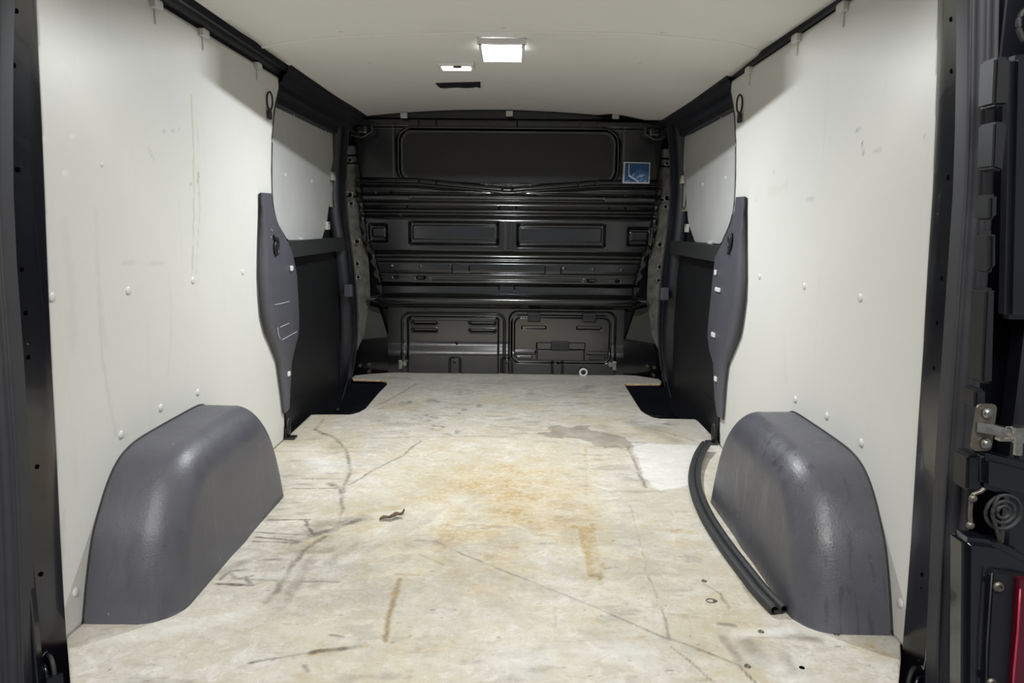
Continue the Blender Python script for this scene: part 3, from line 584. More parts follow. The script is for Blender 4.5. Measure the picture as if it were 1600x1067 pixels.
# cover plate in the recess
bm = bmesh.new(); x0, x1 = bx(630, 240), bx(958, 240); zt, zb = bz(208), bz(289); pts = []
for k in range(9): a = math.pi/2+k/8*math.pi/2; pts.append((x0+.06+.06*math.cos(a), zt-.06+.06*math.sin(a)))
zc = bz(281)
for k in range(9): a = math.pi+k/8*math.pi/2; pts.append((x0+.055+.055*math.cos(a), zc+.055+.055*math.sin(a)))
pts.append((0, zb))
for k in range(9): a = -math.pi/2+k/8*math.pi/2; pts.append((x1-.055+.055*math.cos(a), zc+.055+.055*math.sin(a)))
for k in range(9): a = k/8*math.pi/2; pts.append((x1-.06+.06*math.cos(a), zt-.06+.06*math.sin(a)))
prism(bm, [(x, BY-.001, z) for x, z in pts], (0, .012, 0))
o = obj('cover_plate', bm, M['cover_plate'], wb)
# cross beam with pointed ends
bm = bmesh.new(); rings = []
zc0 = bz(467.5)
sec = [(.0, .030), (-.020, .032), (-.034, .030), (-.040, .024), (-.046, .019), (-.062, .013), (-.070, .002), (-.070, -.012), (-.058, -.028), (-.036, -.037), (.0, -.040)]
for k, X in enumerate([-.775, -.765, -.74, -.71, -.68, -.4, 0, .4, .68, .71, .74, .765, .775]):
    e = abs(X); sc = 1 if e <= .68 else max(.06, 1-((e-.68)/.095)**1.3*.95)
    rings.append([(X, BY+.0+dy*(.5+.5*sc)+(.02*(1-sc)), zc0-.006*(1-sc)+dz*sc) for dy, dz in sec])
strip(bm, rings); o = obj('cross_beam', bm, M['bulk_paint'], wb, True)
m = o.modifiers.new('s', 'SUBSURF'); m.levels = 1; m.render_levels = 2
# lower panel
def lower(X, Z):
    D = np.zeros_like(X)-.012
    zb_ = bz(545); D = D+.022*(1-sst(zb_-.045, zb_+.04, Z))              # foot swells forward
    a = (X < bx(795))
    q = rr(X, Z, bx(629, 530), bx(788, 530), -.2, bz(491), .05); D = D+.007*np.exp(-((q)/.0045)**2)
    q = rr(X, Z, bx(637, 530), bx(779, 530), bz(578)-.1, bz(496), .02); D = D+.010*(1-sst(-.006, .003, q))
    q = rr(X, Z, bx(641, 530), bx(775, 530), bz(502), bz(496), .003); D = D+.004*(1-sst(-.004, .002, q))
    q = rr(X, Z, bx(795, 530), bx(962, 530), -.2, bz(486), .05); D = D+.010*(1-sst(-.006, .003, q))
    q = rr(X, Z, bx(799, 530), bx(955, 530), bz(566), bz(492), .045); D = D-.016*(1-sst(-.004, .003, q))
    for x0, x1 in ((645, 683), (734, 774)):
        for y0, y1 in ((503, 508.5), (515, 520)):
            q = rr(X, Z, bx(x0, 510), bx(x1, 510), bz(y1), bz(y0), .007); D = D-.026*(1-sst(-.004, .001, q)); D = D+.004*np.exp(-((q-.003)/.003)**2)
    for px in (711, 792, 871):
        q = rr(X, Z, bx(px-8, 570), bx(px+8, 570), -.1, bz(559), .014); D = D-.010*np.exp(-((q)/.004)**2)
        q = np.hypot(X-bx(px, 570), Z-bz(566)); D = D+.006*(1-sst(.004, .008, q))
    q = np.hypot(X-bx(713, 536), Z-bz(537)); D = D-.014*(1-sst(.004, .009, q))
    return D
xs2 = np.linspace(bx(606, 530), bx(975, 530), 420); zs2 = np.linspace(-.03, bz(478), 230)
lp = heightfield('lower_panel', xs2, zs2, lower, BY+.005, M['bulk_paint'], wb)
# dark backing, olive gussets and corner boxes to the sides
bm = bmesh.new(); box(bm, (0, 4.13, .30), (1.72, .01, .75)); obj('backing_panel', bm, M['black_paint'], wb)
for s, T, T2 in ((-1, [(566, 474), (592, 481), (607, 529), (560, 545), (556, 500)], [(553, 532), (606, 527), (628, 528), (630, 583), (553, 592)]), (1, [(1019, 478), (993, 484), (977, 532), (1025, 548), (1030, 505)], [(960, 532), (980, 530), (1035, 540), (1034, 596), (962, 588)])):
    bm = bmesh.new(); prism(bm, [aty(*p, 4.08) for p in T], (0, .01, 0)); obj('side_gusset', bm, M['olive'], wb)
    bm = bmesh.new(); pts = [aty(*p, 4.055) for p in T2]; prism(bm, pts, (0, .05, 0)); bmesh.ops.bevel(bm, geom=bm.edges[:], offset=.008, segments=3, affect='EDGES'); obj('corner_box', bm, M['bulk_paint'], wb, False)
    # bright bracket by the corner
    bm = bmesh.new(); c_ = (626, 569) if s < 0 else (960, 571); p = aty(*c_, 4.02); box(bm, p, (.022, .03, .05), None, .004); cyl(bm, p+np.array([s*-.022, -.012, .006]), p+np.array([s*-.022, .02, .006]), .013); obj('corner_bracket', bm, M['steel'], wb)
    bm = bmesh.new()
    for px, py in (((563, 571), (577, 569), (577, 580)) if s < 0 else ((1011, 572), (1022, 574), (1021, 586))):
        p = aty(px, py, 4.05); cyl(bm, p, p+np.array([0, -.012, 0]), .010); cyl(bm, p+np.array([0, -.012, 0]), p+np.array([0, -.018, 0]), .006)
    obj('bolt', bm, M['zinc'], wb)
    # bare metal strip of the body between bulkhead and pillar
    bm = bmesh.new()
    E1 = [(541, 228), (541, 262), (541, 300), (545, 345), (549, 380), (553, 410), (556, 450), (556, 500), (552, 560)]
    E2 = [(556, 228), (555, 262), (556, 300), (561, 345), (566, 380), (570, 410), (572, 450), (572, 480), (566, 530)]
    if s > 0: E1 = [(1589-x, y+5) for x, y in E1]; E2 = [(1589-x, y+5) for x, y in E2]
    rows = []
    for i, (a, b) in enumerate(zip(E1, E2)):
        p = aty(*a, 3.98); q = aty(*b, 4.06); rows.append([p+(q-p)*t+np.array([0, .006*math.sin(9*t+i*2), 0]) for t in (-.3, 0, .25, .5, .75, 1, 1.4)])
    strip(bm, rows); ms = obj('side_flange', bm, M['bare'], wb, True)
    bm = bmesh.new(); bm2 = bmesh.new()
    for px, py, r in ((547, 304, .016), (549, 318, .012), (558, 377, .016), (553, 378, .006), (558, 412, .014), (560, 433, .011), (547, 250, .012)):
        if s > 0: px, py = 1589-px, py+5
        p = aty(px, py, 4.0); tube(bm, [p+np.array([r*math.cos(a), -.004, r*math.sin(a)]) for a in np.linspace(0, 2*math.pi, 17)[:-1]], .0035, 6, True)
        cyl(bm2, p, p+np.array([0, -.004, 0]), r*.55)
    obj('pressed_ring', bm, M['steel'], ms, True); obj('hole', bm2, M['hole'], ms)
    bm = bmesh.new()
    for y in (243, 255, 307, 370):
        a = (541, y) if s < 0 else (1048, y+5); b = (556, y) if s < 0 else (1033, y+5); tube(bm, [aty(*a, 3.975), aty(*b, 4.045)], .004, 6)
    obj('flange_joint', bm, M['hole'], ms)
    # upper corner bracket and loop
    bm = bmesh.new(); q = [(548, 210), (556, 213), (566, 214), (575, 209), (580, 206)] if s < 0 else [(1040, 213), (1032, 217), (1024, 218), (1014, 213), (1009, 210)]
    tube(bm, smoothpath([aty(*p, 3.96) for p in q], 4), .004, 8); qq = aty(*((581, 203) if s < 0 else (1008.5, 206)), 3.96); box(bm, qq, (.006, .02, .034), None, .001)
    obj('upper_wire', bm, M['zinc'], wb, True)
    bm = bmesh.new(); q = aty(*((566, 203) if s < 0 else (1022, 207)), 3.99); box(bm, q, (.06, .06, .045), None, .012); obj('upper_bracket', bm, M['bulk_paint'], wb)
# access hatch on the right
t_ = empty('access_hatch', (bx(877, 530), BY-.004, bz(530))); t_.parent = wb
H0 = Vector(t_.location)
def hatch(X, Z):
    q = rr(X, Z, bx(803, 530), bx(953, 530), bz(563), bz(495), .04); D = .006-.018*sst(-.006, .0, q)
    for x0, x1 in ((815, 853), (901, 940)):
        q = rr(X, Z, bx(x0, 510), bx(x1, 510), bz(513.5), bz(508), .004); D = D-.020*(1-sst(-.003, .001, q))
    q = rr(X, Z, bx(838, 550), bx(914, 550), bz(564), bz(534), .004); D = D-.010*(1-sst(-.004, .001, q))
    q = rr(X, Z, bx(838, 550), bx(914, 550), bz(564), bz(544), .004); D = D+.014*(1-sst(-.008, .001, q))
    for x0, x1 in ((803, 837), (916, 951)):
        q = rr(X, Z, bx(x0, 550), bx(x1, 550), bz(553), bz(546), .004); D = D+.006*(1-sst(-.006, .001, q))
        q = rr(X, Z, bx(x0+4, 550), bx(x1-6, 550), bz(560), bz(555), .002); D = D+.006*(1-sst(-.003, .001, q))
    return D
hx = np.linspace(bx(801, 530), bx(955, 530), 240); hz = np.linspace(bz(565), bz(493), 130)
hp = heightfield('hatch_door', hx, hz, hatch, BY-.004, M['bulk_paint'], t_); hp.location = -H0
for px in (834.5, 921):
    bm = bmesh.new(); p = aty(px, 495, BY-.015); box(bm, (p[0], p[1], bz(495)), (.072, .018, .050), None, .004); box(bm, (p[0], p[1]-.010, bz(491)), (.060, .008, .008), None, .002); box(bm, (p[0], p[1]-.010, bz(499)), (.060, .008, .010), None, .002); cyl(bm, (p[0], p[1]-.016, bz(493)), (p[0], p[1], bz(493)), .005)
    h = obj('hatch_hinge', bm, M['cover_plate'], t_); h.location = -H0
bm = bmesh.new(); x_ = bx(875, 540); box(bm, (x_, BY-.014, bz(539)), (.100, .016, .052), None, .004); box(bm, (x_, BY-.024, bz(543)), (.080, .006, .010), None, .002)
h = obj('hatch_latch', bm, M['cover_plate'], t_); h.location = -H0

# ================================================ STEP WELLS in the door openings
for s, nm, w_ in ((-1, 'trim_7', 'left'), (1, 'trim_8', 'right')):
    bm = bmesh.new(); pts = [[(s*.60, y, -.013), (s*.60, y, -.10), (s*.64, y, -.125), (s*.86, y, -.135), (s*.95, y, -.135)] for y in (3.0, 3.25, 3.5, 3.80)]
    strip(bm, pts+[[(a, 3.80, c) for a, b, c in ((s*.60, 0, -.013), (s*.60, 0, -.013), (s*.64, 0, -.013), (s*.86, 0, -.013), (s*.95, 0, -.013))]])
    o = obj(nm, bm, M['black_paint']); struct(o, 'black painted %s side step well in the floor corner' % w_)
    bm = bmesh.new()
    for px, py in (((528, 640), (567, 615), (582, 622)) if s < 0 else ((1014, 620), (1022, 634), (1030, 633))):
        p = atz(px, py, -.12); lathe(bm, [(.010, 0), (.010, .004), (.006, .006), (.001, .006)], p, 'Z', 1, 12)
    obj('plug', bm, M['zinc'], o)
    bm = bmesh.new(); tube(bm, [(s*.62, 3.60, -.112), (s*.75, 3.60, -.122), (s*.90, 3.60, -.128)], .008, 8); tube(bm, [(s*.70, 3.1, -.12), (s*.70, 3.75, -.12)], .006, 8); obj('step_rib', bm, M['black_paint'], o, True)

# ================================================ REAR OPENING
def rear_pillar(s, inner, outer, nm, w_, holes):
    bm = bmesh.new(); rows = []
    for (a, b) in zip(inner, outer):
        p = wallp(*a, s, .004); q = aty(*b, 1.265); d = q-p
        rows.append([p+np.array([s*.008, .010, 0]), p, p+d*.03+np.array([-s*.001, 0, 0]), p+d*.35+np.array([-s*.001, 0, 0]), p+d*.92, q, q+np.array([s*.012, -.004, 0]), q+np.array([s*.016, .012, 0]), q+np.array([s*.06, .02, 0])])
    strip(bm, rows); o = obj(nm, bm, M['black_paint'], None, True); struct(o, 'glossy black body pillar at the %s of the rear opening' % w_)
    def onp(px, py):    # point of the pillar face on the ray
        ys = [a[1] for a in inner]; ax = np.interp(py, ys, [a[0] for a in inner]); bxp = np.interp(py, [b[1] for b in outer], [b[0] for b in outer]); tt = (px-ax)/(bxp-ax)
        p = wallp(ax, py, s); q = aty(bxp, py, 1.265); pw = p+(q-p)*tt; r_ = ray(px, py); n_ = np.array([s*-abs(q[1]-p[1]), -abs(q[0]-p[0])*1.0, 0])
        depth = 1/((1-tt)/p[1]+tt/q[1]); return aty(px, py, depth-.0025), Vector((-s*(p[1]-q[1]), -abs(q[0]-p[0]), 0)).normalized()
    for px, py in holes:
        p, n = onp(px, py); bm = bmesh.new(); cyl(bm, Vector(p)-n*.006, Vector(p)+n*.0012, .0045, None, 14); h = obj('hole', bm, M['hole'], o)
    return o, onp
OUL = [(6, -40), (5, 0), (3, 100), (3, 200), (4, 300), (10, 420), (20, 550), (30, 700), (36, 850), (39, 940), (41, 1000), (43, 1067), (44, 1110)]
OUR = [(1512, -40), (1511, 0), (1510, 100), (1508, 200), (1504, 300), (1495, 420), (1486, 550), (1476, 700), (1467, 850), (1463, 940), (1460, 1000), (1458, 1067), (1457, 1110)]
pl, onl = rear_pillar(-1, INL, OUL, 'trim_9', 'left', [(25, 17), (21, 102), (28, 265), (34, 421), (40, 489), (44, 558), (58, 729), (64, 897)])
pr, onr = rear_pillar(1, INR, OUR, 'trim_10', 'right', [(1487, 30), (1488, 111), (1483, 277), (1466, 280), (1473, 435), (1466, 505), (1461, 575), (1447, 746), (1441, 897), (1439, 916)])
for pth, nm in (([(65, 648), (70, 650), (67, 662)], 'chalk_mark'), ([(42, 537), (52, 541), (63, 536)], 'scratch'), ([(98, 990), (96, 1002), (70, 1020), (62, 1032)], 'scratch')):
    bm = bmesh.new(); tube(bm, [onl(*p)[0] for p in pth], .0006, 5); obj(nm, bm, M['scratch'], pl)
for pth in ([(1448, 1008), (1446, 1030), (1443, 1046), (1440, 1040)], [(1453, 900), (1453, 935), (1451, 950)], [(1414, 1008), (1430, 1025), (1436, 1032)]):
    bm = bmesh.new(); tube(bm, [onr(*p)[0] for p in pth], .0006, 5); obj('scratch', bm, M['scratch'], pr)
# rubber seals on the flange of the opening
def rear_seal(s, L, R_, w_):
    bm = bmesh.new(); rows = []
    for a, b in zip(L, R_):
        p = aty(*a, 1.235); q = aty(*b, 1.215); d = q-p; y = lambda v: np.array([0, -v, 0])
        rows.append([p+y(-.03), p+y(.0), p+d*.06+y(.008), p+d*.14+y(.002), p+d*.20+y(.008), p+d*.52+y(.012), p+d*.56+y(.008), p+d*.62+y(.018), p+d*.80+y(.022), p+d*.92+y(.014), p+d*.96+y(.006), q+y(.0), q+y(-.04)])
    strip(bm, rows); o = obj('rear_seal', bm, M['seal_grey'], None, True); tag(o, 'long ribbed dark grey rubber seal along the %s rear pillar' % w_, 'seal')
    bm = bmesh.new(); L2 = smoothpath([aty(a[0]+(b[0]-a[0])*.36, a[1], 1.235) for a, b in zip(L, R_)], 24)
    for i, p in enumerate(L2):
        wd = .010; box(bm, p+Vector((0, -.0118, 0)), (wd, .002, .0022))
    obj('rib_band', bm, M['rubber'], o)
    bm = bmesh.new()
    tube(bm, [aty(a[0]+(b[0]-a[0])*.1, a[1], 1.222) for a, b in zip(L, R_)], .0022, 8); obj('seal_edge', bm, M['seal_grey'], o, True)
    return o
SR1 = [(1512, -40), (1512, 0), (1511, 100), (1509, 200), (1505.5, 300), (1497, 420), (1488, 550), (1478, 700), (1469, 850), (1465, 940), (1462, 1000), (1460, 1067), (1459, 1110)]
SR2 = [(1557, -40), (1556, 0), (1554, 100), (1551, 200), (1547, 300), (1540, 420), (1530, 550), (1519, 700), (1508, 850), (1506, 940), (1507, 1000), (1508, 1067), (1509, 1110)]
rear_seal(1, SR1, SR2, 'right')
SL1 = [(3, -40), (3, 0), (1, 100), (1, 200), (2, 300), (8, 420), (18, 550), (28, 700), (34, 850), (37, 940), (39, 1000), (41, 1067), (42, 1110)]
SL2 = [(x-42, y) for x, y in SL1]
rear_seal(-1, SL1, SL2, 'left')
# body jamb outside the seal and the opened rear door
bm = bmesh.new(); box(bm, (.925, 1.262, .62), (.19, .02, 1.82), None, .004); box(bm, (-.925, 1.262, .62), (.19, .02, 1.82), None, .004); o = obj('trim_11', bm, M['black_paint']); struct(o, 'black outer flange of the rear opening')
dr = empty('door_3', (.98, 1.16, .6)); struct(dr, 'opened black right rear door'); D0 = Vector(dr.location)
def dpart(name, bm, mat, sm=False, par=None):
    o = obj(name, bm, mat, par or dr, sm)
    if par is None: o.location = -D0
    return o
bm = bmesh.new(); box(bm, (1.02, 1.19, .62), (.30, .05, 1.6), None, .01); dpart('door_skin', bm, M['black_paint'])
def px_box(name, pts, y, d, mat, bev=.004):
    bm = bmesh.new(); prism(bm, [aty(*p, y) for p in pts], (0, d, 0)); bmesh.ops.bevel(bm, geom=bm.edges[:], offset=bev, segments=2, affect='EDGES'); return dpart(name, bm, mat)
px_box('inner_edge', [(1556, 88), (1581, 88), (1577, 165), (1552, 165)], 1.12, .04, M['trim_dark'])
px_box('upper_block', [(1583, 85), (1640, 80), (1640, 500), (1574, 500)], 1.14, .03, M['black_paint'], .008)
px_box('hinge_block', [(1554, 190), (1575, 190), (1568, 268), (1551, 262)], 1.12, .04, M['trim_dark'], .003)
px_box('hinge_knuckle', [(1547, 305), (1560, 302), (1559, 340), (1546, 345)], 1.12, .04, M['trim_dark'])
px_box('hinge_roller', [(1546, 362), (1559, 360), (1559, 420), (1545, 430)], 1.12, .04, M['trim_dark'], .006)
px_box('edge_channel', [(1541, 452), (1556, 450), (1552, 600), (1534, 600)], 1.12, .04, M['trim_dark'])
px_box('edge_step', [(1524, 609), (1542, 609), (1541, 640), (1523, 640)], 1.12, .04, M['trim_dark'])
px_box('door_ledge', [(1512, 712), (1534, 710), (1534, 768), (1510, 768)], 1.12, .04, M['trim_dark'])
px_box('door_ledge', [(1536, 708), (1640, 735), (1640, 790), (1534, 765)], 1.11, .05, M['black_paint'], .01)
px_box('lamp_housing', [(1508, 842), (1560, 848), (1640, 890), (1640, 1110), (1506, 1110)], 1.11, .05, M['black_paint'], .01)
px_box('access_cover', [(1550, 898), (1556, 893), (1640, 905), (1640, 1110), (1539, 1110)], 1.10, .02, M['trim_dark'], .003)
px_box('reflector', [(1591, 905), (1600, 905), (1640, 915), (1640, 1110), (1578, 1110)], 1.09, .02, M['red'], .002)
bm = bmesh.new(); tube(bm, [aty(*p, 1.088) for p in ((1594, 920), (1590, 985), (1584, 1050), (1580, 1110))], .0016, 8); dpart('reflector_ridge', bm, M['redline'], True)
bm = bmesh.new(); tube(bm, [aty(*p, 1.098) for p in ((1550, 895), (1546, 950), (1542, 1010), (1540, 1110))], .0012, 8); dpart('cover_edge', bm, M['seal_grey'], True)
for c_ in ((1559, 916), (1548, 1066)):
    bm = bmesh.new(); p = aty(*c_, 1.098); lathe(bm, [(.0085, 0), (.0085, .003), (.006, .006), (.004, .006), (.0035, .003), (.0005, .003)], p, 'Y', -1, 18); dpart('screw', bm, M['zinc'])
bm = bmesh.new(); tube(bm, smoothpath([aty(*p, 1.10) for p in ((1517, 820), (1516, 800), (1518, 780), (1522, 772), (1532, 768), (1538, 763))], 5), .0032, 8); lathe(bm, [(.006, 0), (.006, .004), (.003, .006), (.0005, .006)], aty(1519, 778, 1.098), 'Y', -1, 12); lathe(bm, [(.006, 0), (.006, .004), (.003, .006), (.0005, .006)], aty(1515, 820, 1.098), 'Y', -1, 12); dpart('lock_rod', bm, M['zinc'], True)
bm = bmesh.new()
for r in (.028, .018, .010): tube(bm, [aty(1568, 800, 1.115)+np.array([r*math.cos(a), 0, r*math.sin(a)]) for a in np.linspace(0, 2*math.pi, 25)[:-1]], .003, 8, True)
dpart('rubber_grommet', bm, M['rubber'], True)
bm = bmesh.new(); tube(bm, smoothpath([aty(*p, 1.105) for p in ((1560, 775), (1551, 800), (1556, 822), (1562, 845))], 5), .003, 8); dpart('cable', bm, M['rubber'], True)
bm = bmesh.new(); tube(bm, smoothpath([aty(*p, 1.10) for p in ((1608, 10), (1594, 25), (1592, 45), (1600, 65))], 5), .004, 8); dpart('upper_cable', bm, M['rubber'], True)
# door check: bracket plate, two bolts, strap
ck = empty('door_check', tuple(aty(1540, 668, 1.10))); tag(ck, 'steel door check strap on a rounded bolted bracket beside the right rear seal', 'door check'); K0 = Vector(ck.location)
def kp(name, bm, mat, sm=False): o = obj(name, bm, mat, ck, sm); o.location = -K0; return o
bm = bmesh.new(); c0 = aty(1539, 668, 1.10); Pp = []
for cx_, cz_, a0 in ((.007, .029, 0), (-.007, .029, 90), (-.009, -.029, 180), (.006, -.029, 270)):
    for k in range(6): a = math.radians(a0+k*18); Pp.append((c0[0]+cx_+.008*math.cos(a), c0[1], c0[2]+cz_+.008*math.sin(a)))
prism(bm, Pp, (0, .004, 0)); kp('bracket_plate', bm, M['zinc'])
for c_ in ((1542.5, 645), (1540, 692.5)):
    bm = bmesh.new(); p = aty(*c_, 1.098); lathe(bm, [(.0078, 0), (.0078, .0015), (.0055, .002), (.0055, .006), (.0045, .007), (.0005, .007)], p, 'Y', -1, 6*3); kp('bolt', bm, M['steel'])
bm = bmesh.new(); A = Vector(aty(1529, 668, 1.10)); B_ = Vector(aty(1572, 677, 1.07)); Cc = Vector(aty(1610, 688, 1.05))
tube(bm, [A, A.lerp(B_, .5)+Vector((0, 0, .001)), B_, Cc], 0, sect=[(-.004, .009), (.004, .009), (.005, .003), (.005, -.006), (-.004, -.007)]); kp('check_strap', bm, M['steel'])
bm = bmesh.new(); cyl(bm, aty(1592, 690, 1.05), aty(1591, 666, 1.05), .009, None, 20); cyl(bm, aty(1590, 710, 1.05), aty(1591, 690, 1.05), .006, None, 20); tube(bm, [aty(*p, 1.055) for p in ((1573, 676), (1573, 667), (1585, 668), (1602, 672))], .0014, 6); box(bm, Vector(aty(1585, 686, 1.055)), (.05, .012, .004)); kp('pivot_pin', bm, M['steel'])

# ================================================ WHEEL ARCH COVERS
prof = [(1.398, .0), (1.410, .045), (1.425, .095), (1.452, .165), (1.485, .215), (1.520, .258), (1.560, .290), (1.605, .308), (1.66, .316), (1.75, .318), (1.88, .318), (1.985, .316), (2.03, .304), (2.075, .272), (2.115, .228), (2.150, .165), (2.175, .09), (2.195, .0)]
def arch(s, mat, label):
    P = smoothpath([Vector((0, a, b)) for a, b in prof], 4); n = len(P); N = []
    for i in range(n):
        t_ = (P[min(i+1, n-1)]-P[max(i-1, 0)]).normalized(); nn = Vector((0, t_.z, -t_.y)); N.append(nn)   # inward
    N[0] = Vector((0, 1, 0)); N[-1] = Vector((0, -1, 0))
    bm = bmesh.new(); rings = []; r = .085
    levels = [(.827, 0), (.80, 0), (.77, .0005), (.745, .001)]
    x_in = .645
    for k in range(1, 13): th = k/12*math.pi/2; levels.append((x_in+r*(1-math.sin(th)), r*(1-math.cos(th))))
    for li, (x, off) in enumerate(levels):
        rings.append([])
        for i in range(n):
            q = P[i]+N[i]*off; q.z = max(q.z, 0) if 0 < i < n-1 else 0.0
            # crown falls slightly inboard
            xx = x+.018*max(0, (q.z/.32))*(1-(x-x_in)/.19)
            wl = float(WX(q.z)) if li == 0 else 9
            rings[-1].append(bm.verts.new((s*min(xx, wl), q.y, q.z)))
    for A, B in zip(rings, rings[1:]):
        for i in range(n-1): bm.faces.new((A[i], A[i+1], B[i+1], B[i]))
    L = rings[-1]; c = []     # inner face as a few concentric rings so it shades smoothly
    prev = L
    cen = Vector((s*(x_in-.002), 1.80, .0))
    for f in (.75, .5, .25):
        cur = [bm.verts.new(Vector((v.co.x*f+(s*(x_in+.002))*(1-f), cen.y+(v.co.y-cen.y)*f, v.co.z*f))) for v in L]
        for i in range(n-1): bm.faces.new((prev[i], prev[i+1], cur[i+1], cur[i]))
        prev = cur
    v0 = bm.verts.new(cen)
    for i in range(n-1): bm.faces.new((prev[i], prev[i+1], v0))
    o = obj('wheel_arch_cover', bm, mat, None, True); return tag(o, label, 'wheel arch cover')
al = arch(-1, M['cover'], 'moulded grey plastic wheel arch cover on the left'); ar = arch(1, M['cover_wet'], 'moulded grey plastic wheel arch cover on the right, with damp runs')
# sealing lip along the wall edge of each cover
for s, o in ((-1, al), (1, ar)):
    bm = bmesh.new(); tube(bm, [(s*(float(WX(z))-.001), y, z+.001) for y, z in [(p.y, p.z) for p in smoothpath([Vector((0, a, b)) for a, b in prof], 3)]], .0022, 6); obj('edge_lip', bm, M['rubber'], o, True)

# ================================================ LAMPS
lp0 = ceilp(786, 80); tilt = math.atan(.10)
lamp = empty('ceiling_lamp', (lp0[0], 2.590, float(CZ(0))-.017)); lamp.rotation_euler = (-tilt, 0, 0); tag(lamp, 'bright rectangular LED lamp in the headliner', 'lamp')
bm = bmesh.new(); hw, hl = .063, .075     # frame: four bars around an opening
for c_, s_ in (((0, -hl-.006, -.003), (2*hw+.036, .014, .019)), ((0, hl+.006, -.003), (2*hw+.024, .012, .030)), ((-hw-.006, 0, -.007), (.012, 2*hl, .030)), ((hw+.006, 0, -.007), (.012, 2*hl, .030))): box(bm, c_, s_, None, .002)
obj('lamp_frame', bm, M['bezel'], lamp)
for sx in (-1, 1):
    bm = bmesh.new(); cyl(bm, (sx*(hw+.008), -hl-.006, -.0115), (sx*(hw+.008), -hl-.006, -.014), .0045); obj('screw', bm, M['zinc'], lamp)
bm = bmesh.new(); box(bm, (0, 0, -.002), (2*hw+.004, 2*hl+.004, .002)); obj('lamp_lens', bm, M['lens'], lamp)
l = bpy.data.lights.new('led_strip', 'AREA'); l.shape = 'RECTANGLE'; l.size = .006; l.size_y = .016; l.energy = LED_E; l.color = (.93, .97, 1.0)
lo = bpy.data.objects.new('led_strip', l); C.objects.link(lo); lo.parent = lamp; lo.location = (0, -.045, -.0036)
dl = empty('dome_lamp', tuple(ceilp(713, 99.5))); tag(dl, 'small oblong courtesy lamp in the headliner, left of the LED lamp', 'lamp')
dl.rotation_euler = (0, 0, 0)
bm = bmesh.new(); box(bm, (0, 0, -.006), (.142, .086, .016), None, .007, 4); obj('lamp_frame', bm, M['bezel'], dl, False)
bm = bmesh.new(); box(bm, (0, .006, -.014), (.112, .052, .014), None, .006, 4); obj('lamp_lens', bm, M['dome_lens'], dl)
bm = bmesh.new(); box(bm, (.006, -.026, -.0175), (.030, .012, .006), None, .002); obj('switch', bm, M['zinc'], dl)
# black slot in the headliner
bm = bmesh.new(); SL = [(680.5, 129.5), (700, 128.8), (725, 128.2), (750.5, 127.5), (751, 136.5), (748, 136), (744, 134.5), (739, 136), (728, 136.5), (716, 135.6), (704, 136), (698, 136.8), (688, 136.5), (684, 133)]
prism(bm, [ceilp(*p)+np.array([0, 0, -.0008]) for p in SL], (0, 0, -.003)); o = obj('headliner_slot', bm, M['strap']); tag(o, 'narrow black jagged-edged slot insert in the headliner behind the courtesy lamp', 'slot')
for i, (c_, lb) in enumerate((((532, 50), 'leftmost small dimple plug in the headliner, by the joint'), ((577, 98), 'small dimple plug in the headliner left of the courtesy lamp'), ((563, 134), 'small dimple plug in the headliner nearest the left rear corner'), ((793, 130), 'small dimple plug in the headliner directly beyond the LED lamp'), ((1021, 139), 'small dimple plug in the headliner near the right far corner'), ((1000, 99), 'small dimple plug in the headliner right of the LED lamp'), ((1036, 51), 'rightmost small dimple plug in the headliner, by the joint'), ((787, 44), 'small dimple plug in the headliner just in front of the LED lamp'))):
    bm = bmesh.new(); p = ceilp(*c_); lathe(bm, [(.008, 0), (.007, .0016), (.003, .0014), (.0003, .001)], p, 'Z', -1, 16); o = obj('headliner_plug', bm, M['ceil'], bpy.data.objects['ceiling'], True)

# ================================================ WHITE EDGE CLIPS
def clip(p, nrm, along, size, label, group, tail=True):
    """small moulded clip: hooked block on the edge and a thin tongue on the face"""
    e = empty('edge_clip', tuple(p)); tag(e, label, 'clip', group)
    n = Vector(nrm).normalized(); a = Vector(along).normalized(); u = n.cross(a).normalized()
    R = Matrix((a, n, u)).transposed()
    if u.z < 0: R = Matrix((-a, n, -u)).transposed()
    bm = bmesh.new(); box(bm, R @ Vector((0, .007, .0)), (size[0], .014, size[1]), R, .002, 2); box(bm, R @ Vector((0, .004, size[1]*.42)), (size[0]*.8, .02, size[1]*.3), R, .0015, 2)
    obj('clip_body', bm, M['clip'], e)
    if tail:
        bm = bmesh.new(); box(bm, R @ Vector((0, .0025, -size[1]*1.2)), (.003, .003, size[1]*2.0), R, .0005, 1); obj('tongue', bm, M['clip'], e)
    return e
for s, w_, L in ((-1, 'left', ((240, 7, 'nearest the rear opening'), (315, 52, 'middle one of three'), (400, 102, 'nearest the sliding door'))), (1, 'right', ((1321, 9, 'nearest the rear opening'), (1248, 59, 'middle one of three'), (1173, 107, 'nearest the sliding door')))):
    for px, py, tx in L:
        p = wallp(px, py, s); p[2] = min(p[2], 1.330); clip(p, (-s, 0, 0), (0, 1, 0), (.042, .020), 'white plastic clip on the top edge of the %s lining, %s' % (w_, tx), 'clips on the lining top edges')
